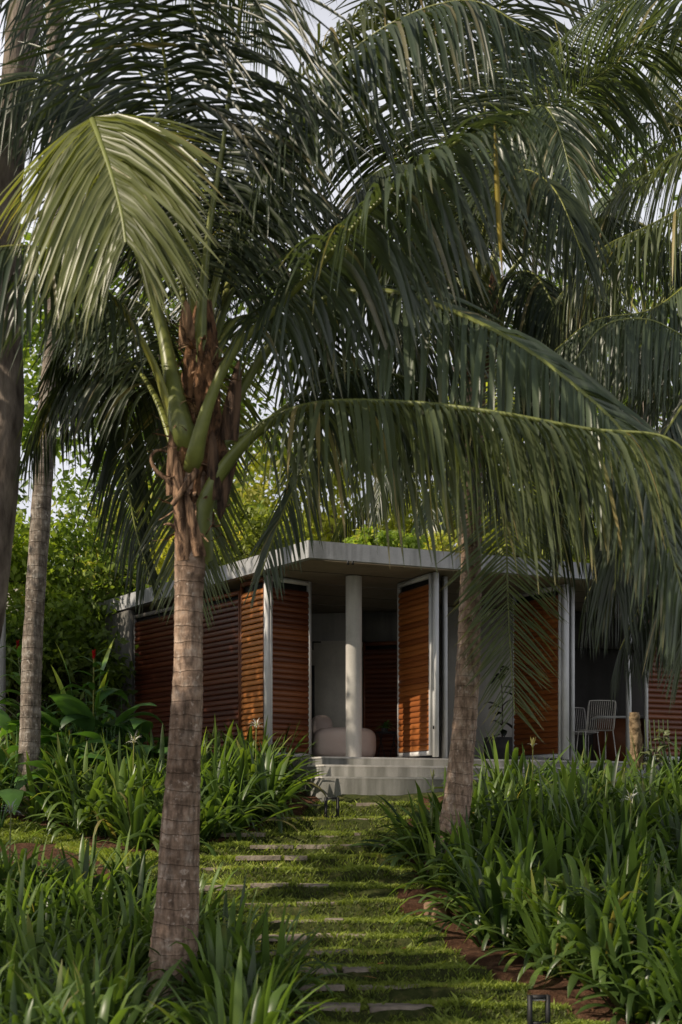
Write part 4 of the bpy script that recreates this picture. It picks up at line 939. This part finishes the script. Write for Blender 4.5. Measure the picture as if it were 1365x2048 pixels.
q=P(1226,1415,22.9); mb=MB(); mb.sphere((q.x,q.y,ZF+.86),(.08,.08,.10)); mb.tube([(q.x,q.y,ZF+.757),(q.x,q.y,ZF+.8)],.05,10); o=mb.build('black_vase',M_black,smooth=True); settag(o,'black rounded vase standing on the desk','vase')
# mossy stump and climbing plant
st=P(1272,1480,18.6); z0=gz(st.x,st.y); o=empty('mossy_post','rough brown fibre covered post with climbing plant by the terrace','post',None,(st.x,st.y,z0))
c,_=cr([(0,0,-.1),(.02,0,.5),(-.02,0,P(0,1425,18.6).z-z0)],60); a=np.arange(24)*2*math.pi/24; rings=[]
for i in range(60):
    nz=np.array([mnoise.noise(Vector((math.cos(q)*5,math.sin(q)*5,i*.45))) for q in a]); rr=.085*(1+.35*nz)*(1-.3*(i/59)**4); rings.append(c[i]+np.stack([np.cos(a)*rr,np.sin(a)*rr,0*a],-1))
mb=MB(); mb.grid(np.array(rings),0,.5,closed=True); mb.build('fibre_column',simple('moss_fibre',(.12,.08,.04),(.36,.26,.15),20,.95,1.0,120),o,smooth=True)
mb=MB()
for k in range(30):
    zt=P(0,1490,18.6).z-z0; b=Vector((random.uniform(.05,.42),random.uniform(-.15,.05),zt+random.uniform(-.28,.25)))
    blade(mb,b,random.uniform(0,6.28),random.uniform(.10,.18),.045,random.uniform(-.2,.7),2.0,random.uniform(.3,1),seg=6,shape=[.5,1,1,.75,.4,.03])
for k in range(6):
    mb.tube(cr([(.1,-.05,0),(.15+.05*k,-.05,.5),(.1+.06*k,-.08,P(0,1440,18.6).z-z0)],8)[0],.008,5,0,.2)
mb.build('climber',M_yelleaf,o)
# bollard lights
def bollard(px,py0,py1,wpx,d,lab,rz):
    x,y=P(px,py1,d)[:2]; h=(py1-py0)/F*d+.10; w=wpx/F*d; z=gz(x,y)-.08
    o=empty('garden_light',lab,'garden light',None,(x,y,z)); o.rotation_euler=(0,0,rz); t=.028
    mb=MB(); mb.box((-w/2+t/2,0,h/2),(t,.06,h)); mb.box((w/2-t/2,0,h/2),(t,.06,h)); mb.box((0,0,h-t/2),(w-2*t,.058,t)); mb.box((0,0,h*.36),(w-2*t,.056,t*.8)); f=mb.build('frame',M_black,o)
    mb=MB(); mb.box((0,0,h-t-.006),(w-2*t-.01,.04,.008)); mb.build('lamp_strip',M_pale,o)
bollard(664,1580,1626,29,18.0,'black rectangular frame garden light at the foot of the concrete steps',.25)
bollard(1078,2000,2060,44,10.4,'black rectangular frame garden light in the grass at the bottom edge',.1)
# terracotta block in the right bed edge
q=G(862,1835); mb=MB(); mb.box((q[0]+.05,q[1]+.1,gz(*q)+.05),(.14,.3,.22),.3); o=mb.build('edging_block',simple('edging',(.14,.08,.05),(.26,.16,.10),8,.95,.8,30)); o.modifiers.new('b','BEVEL').width=.02
settag(o,'weathered earthy block at the corner of the right bed','block')
# fallen leaves
for px,py,lab,L,az in ((755,1966,'long orange fallen leaf lying on the turf near the bottom',.16,2.6),(755,1940,'small curled brown fallen leaf above the long orange one',.07,.4),(805,1910,'small reddish fallen leaf at the right end of a slab row',.08,1.0)):
    x,y=G(px,py); mb=MB(); blade(mb,(0,0,0),az,L,.014 if L>.1 else .02,.15,.3,.7,seg=6,shape=[.3,.9,1,.9,.6,.05]); o=mb.build('fallen_leaf',M_dead); o.location=(x,y,gz(x,y)+.055); settag(o,lab,'fallen leaf')

# litter in the soil (nobody could count it)
mb=MB()
for poly,nn in ((BED_R,900),(BED_L,700),(BED_N,300)):
    k=0
    while k<nn:
        x=random.uniform(-5,5); y=random.uniform(9.5,20)
        if bool(inpoly(np.array([x]),np.array([y]),poly)[0]) and abs(x)<.27*y:
            blade(mb,(x,y,gz(x,y)+.012),random.uniform(0,6.28),random.uniform(.03,.10),random.uniform(.003,.012),random.uniform(-.1,.4),.4,random.random(),seg=3,shape=[.3,1,.7,.05]); k+=1
o=mb.build('soil_litter',leafmat('litter',(.07,.04,.02),(.16,.09,.045),(.26,.17,.09),.1,.8,.2)); settag(o,'dry brown leaf litter scattered on the soil of the beds','leaf litter',None,'stuff')

# ------------------------------------------------------------------ light, sky, camera
SUN=Vector((-.88,-.36,.78)).normalized()
el=math.asin(SUN.z); azs=math.atan2(SUN.x,SUN.y)
w=bpy.data.worlds.new('World'); sc.world=w; w.use_nodes=True; nt=w.node_tree; nt.nodes.clear()
sky=nt.nodes.new('ShaderNodeTexSky'); sky.sky_type='NISHITA'; sky.sun_disc=False; sky.sun_elevation=el; sky.sun_rotation=azs; sky.air_density=1.0; sky.dust_density=2.5; sky.ozone_density=1.5
tc_=nt.nodes.new('ShaderNodeTexCoord'); nz=nt.nodes.new('ShaderNodeTexNoise'); nz.inputs['Scale'].default_value=2.2; nz.inputs['Detail'].default_value=7
nt.links.new(tc_.outputs['Generated'],nz.inputs[0])
rp_=nt.nodes.new('ShaderNodeValToRGB'); rp_.color_ramp.elements[0].position=.30; rp_.color_ramp.elements[0].color=(.45,.45,.45,1); rp_.color_ramp.elements[1].position=.62; rp_.color_ramp.elements[1].color=(.85,.85,.85,1)
nt.links.new(nz.outputs['Fac'],rp_.inputs[0])
mx=nt.nodes.new('ShaderNodeMix'); mx.data_type='RGBA'; mx.inputs[7].default_value=(24,24,25.5,1)
sx=nt.nodes.new('ShaderNodeSeparateXYZ'); nt.links.new(tc_.outputs['Generated'],sx.inputs[0])
mr=nt.nodes.new('ShaderNodeMapRange'); mr.inputs[1].default_value=.46; mr.inputs[2].default_value=.60; mr.inputs[3].default_value=1; mr.inputs[4].default_value=.05; nt.links.new(sx.outputs[2],mr.inputs[0])
mm_=nt.nodes.new('ShaderNodeMath'); mm_.operation='MULTIPLY'; nt.links.new(rp_.outputs[0],mm_.inputs[0]); nt.links.new(mr.outputs[0],mm_.inputs[1])
nt.links.new(mm_.outputs[0],mx.inputs[0]); nt.links.new(sky.outputs[0],mx.inputs[6])
bg=nt.nodes.new('ShaderNodeBackground'); bg.inputs[1].default_value=.050; wo=nt.nodes.new('ShaderNodeOutputWorld')
nt.links.new(mx.outputs[2],bg.inputs[0]); nt.links.new(bg.outputs[0],wo.inputs[0])
sl=bpy.data.lights.new('sun','SUN'); sl.energy=5.0; sl.angle=math.radians(.5); sl.color=(1,.87,.70)
so=bpy.data.objects.new('sun',sl); COL.objects.link(so); so.rotation_euler=SUN.to_track_quat('Z','Y').to_euler()
cam=bpy.data.cameras.new('camera'); co=bpy.data.objects.new('camera',cam); COL.objects.link(co); co.location=(0,0,ZC); co.rotation_euler=(math.pi/2,0,0)
cam.sensor_fit='VERTICAL'; cam.sensor_height=36; cam.sensor_width=24; cam.lens=F/2048*36; cam.shift_y=(HOR-1024)/2048; cam.clip_end=1000
cam.dof.use_dof=True; cam.dof.focus_distance=18.5; cam.dof.aperture_fstop=2.4
sc.camera=co
sc.view_settings.view_transform='Standard'; sc.view_settings.look='None'; sc.view_settings.exposure=0
sc.cycles.max_bounces=6; sc.cycles.diffuse_bounces=3; sc.cycles.glossy_bounces=2; sc.cycles.transmission_bounces=4
sc.cycles.sample_clamp_indirect=4
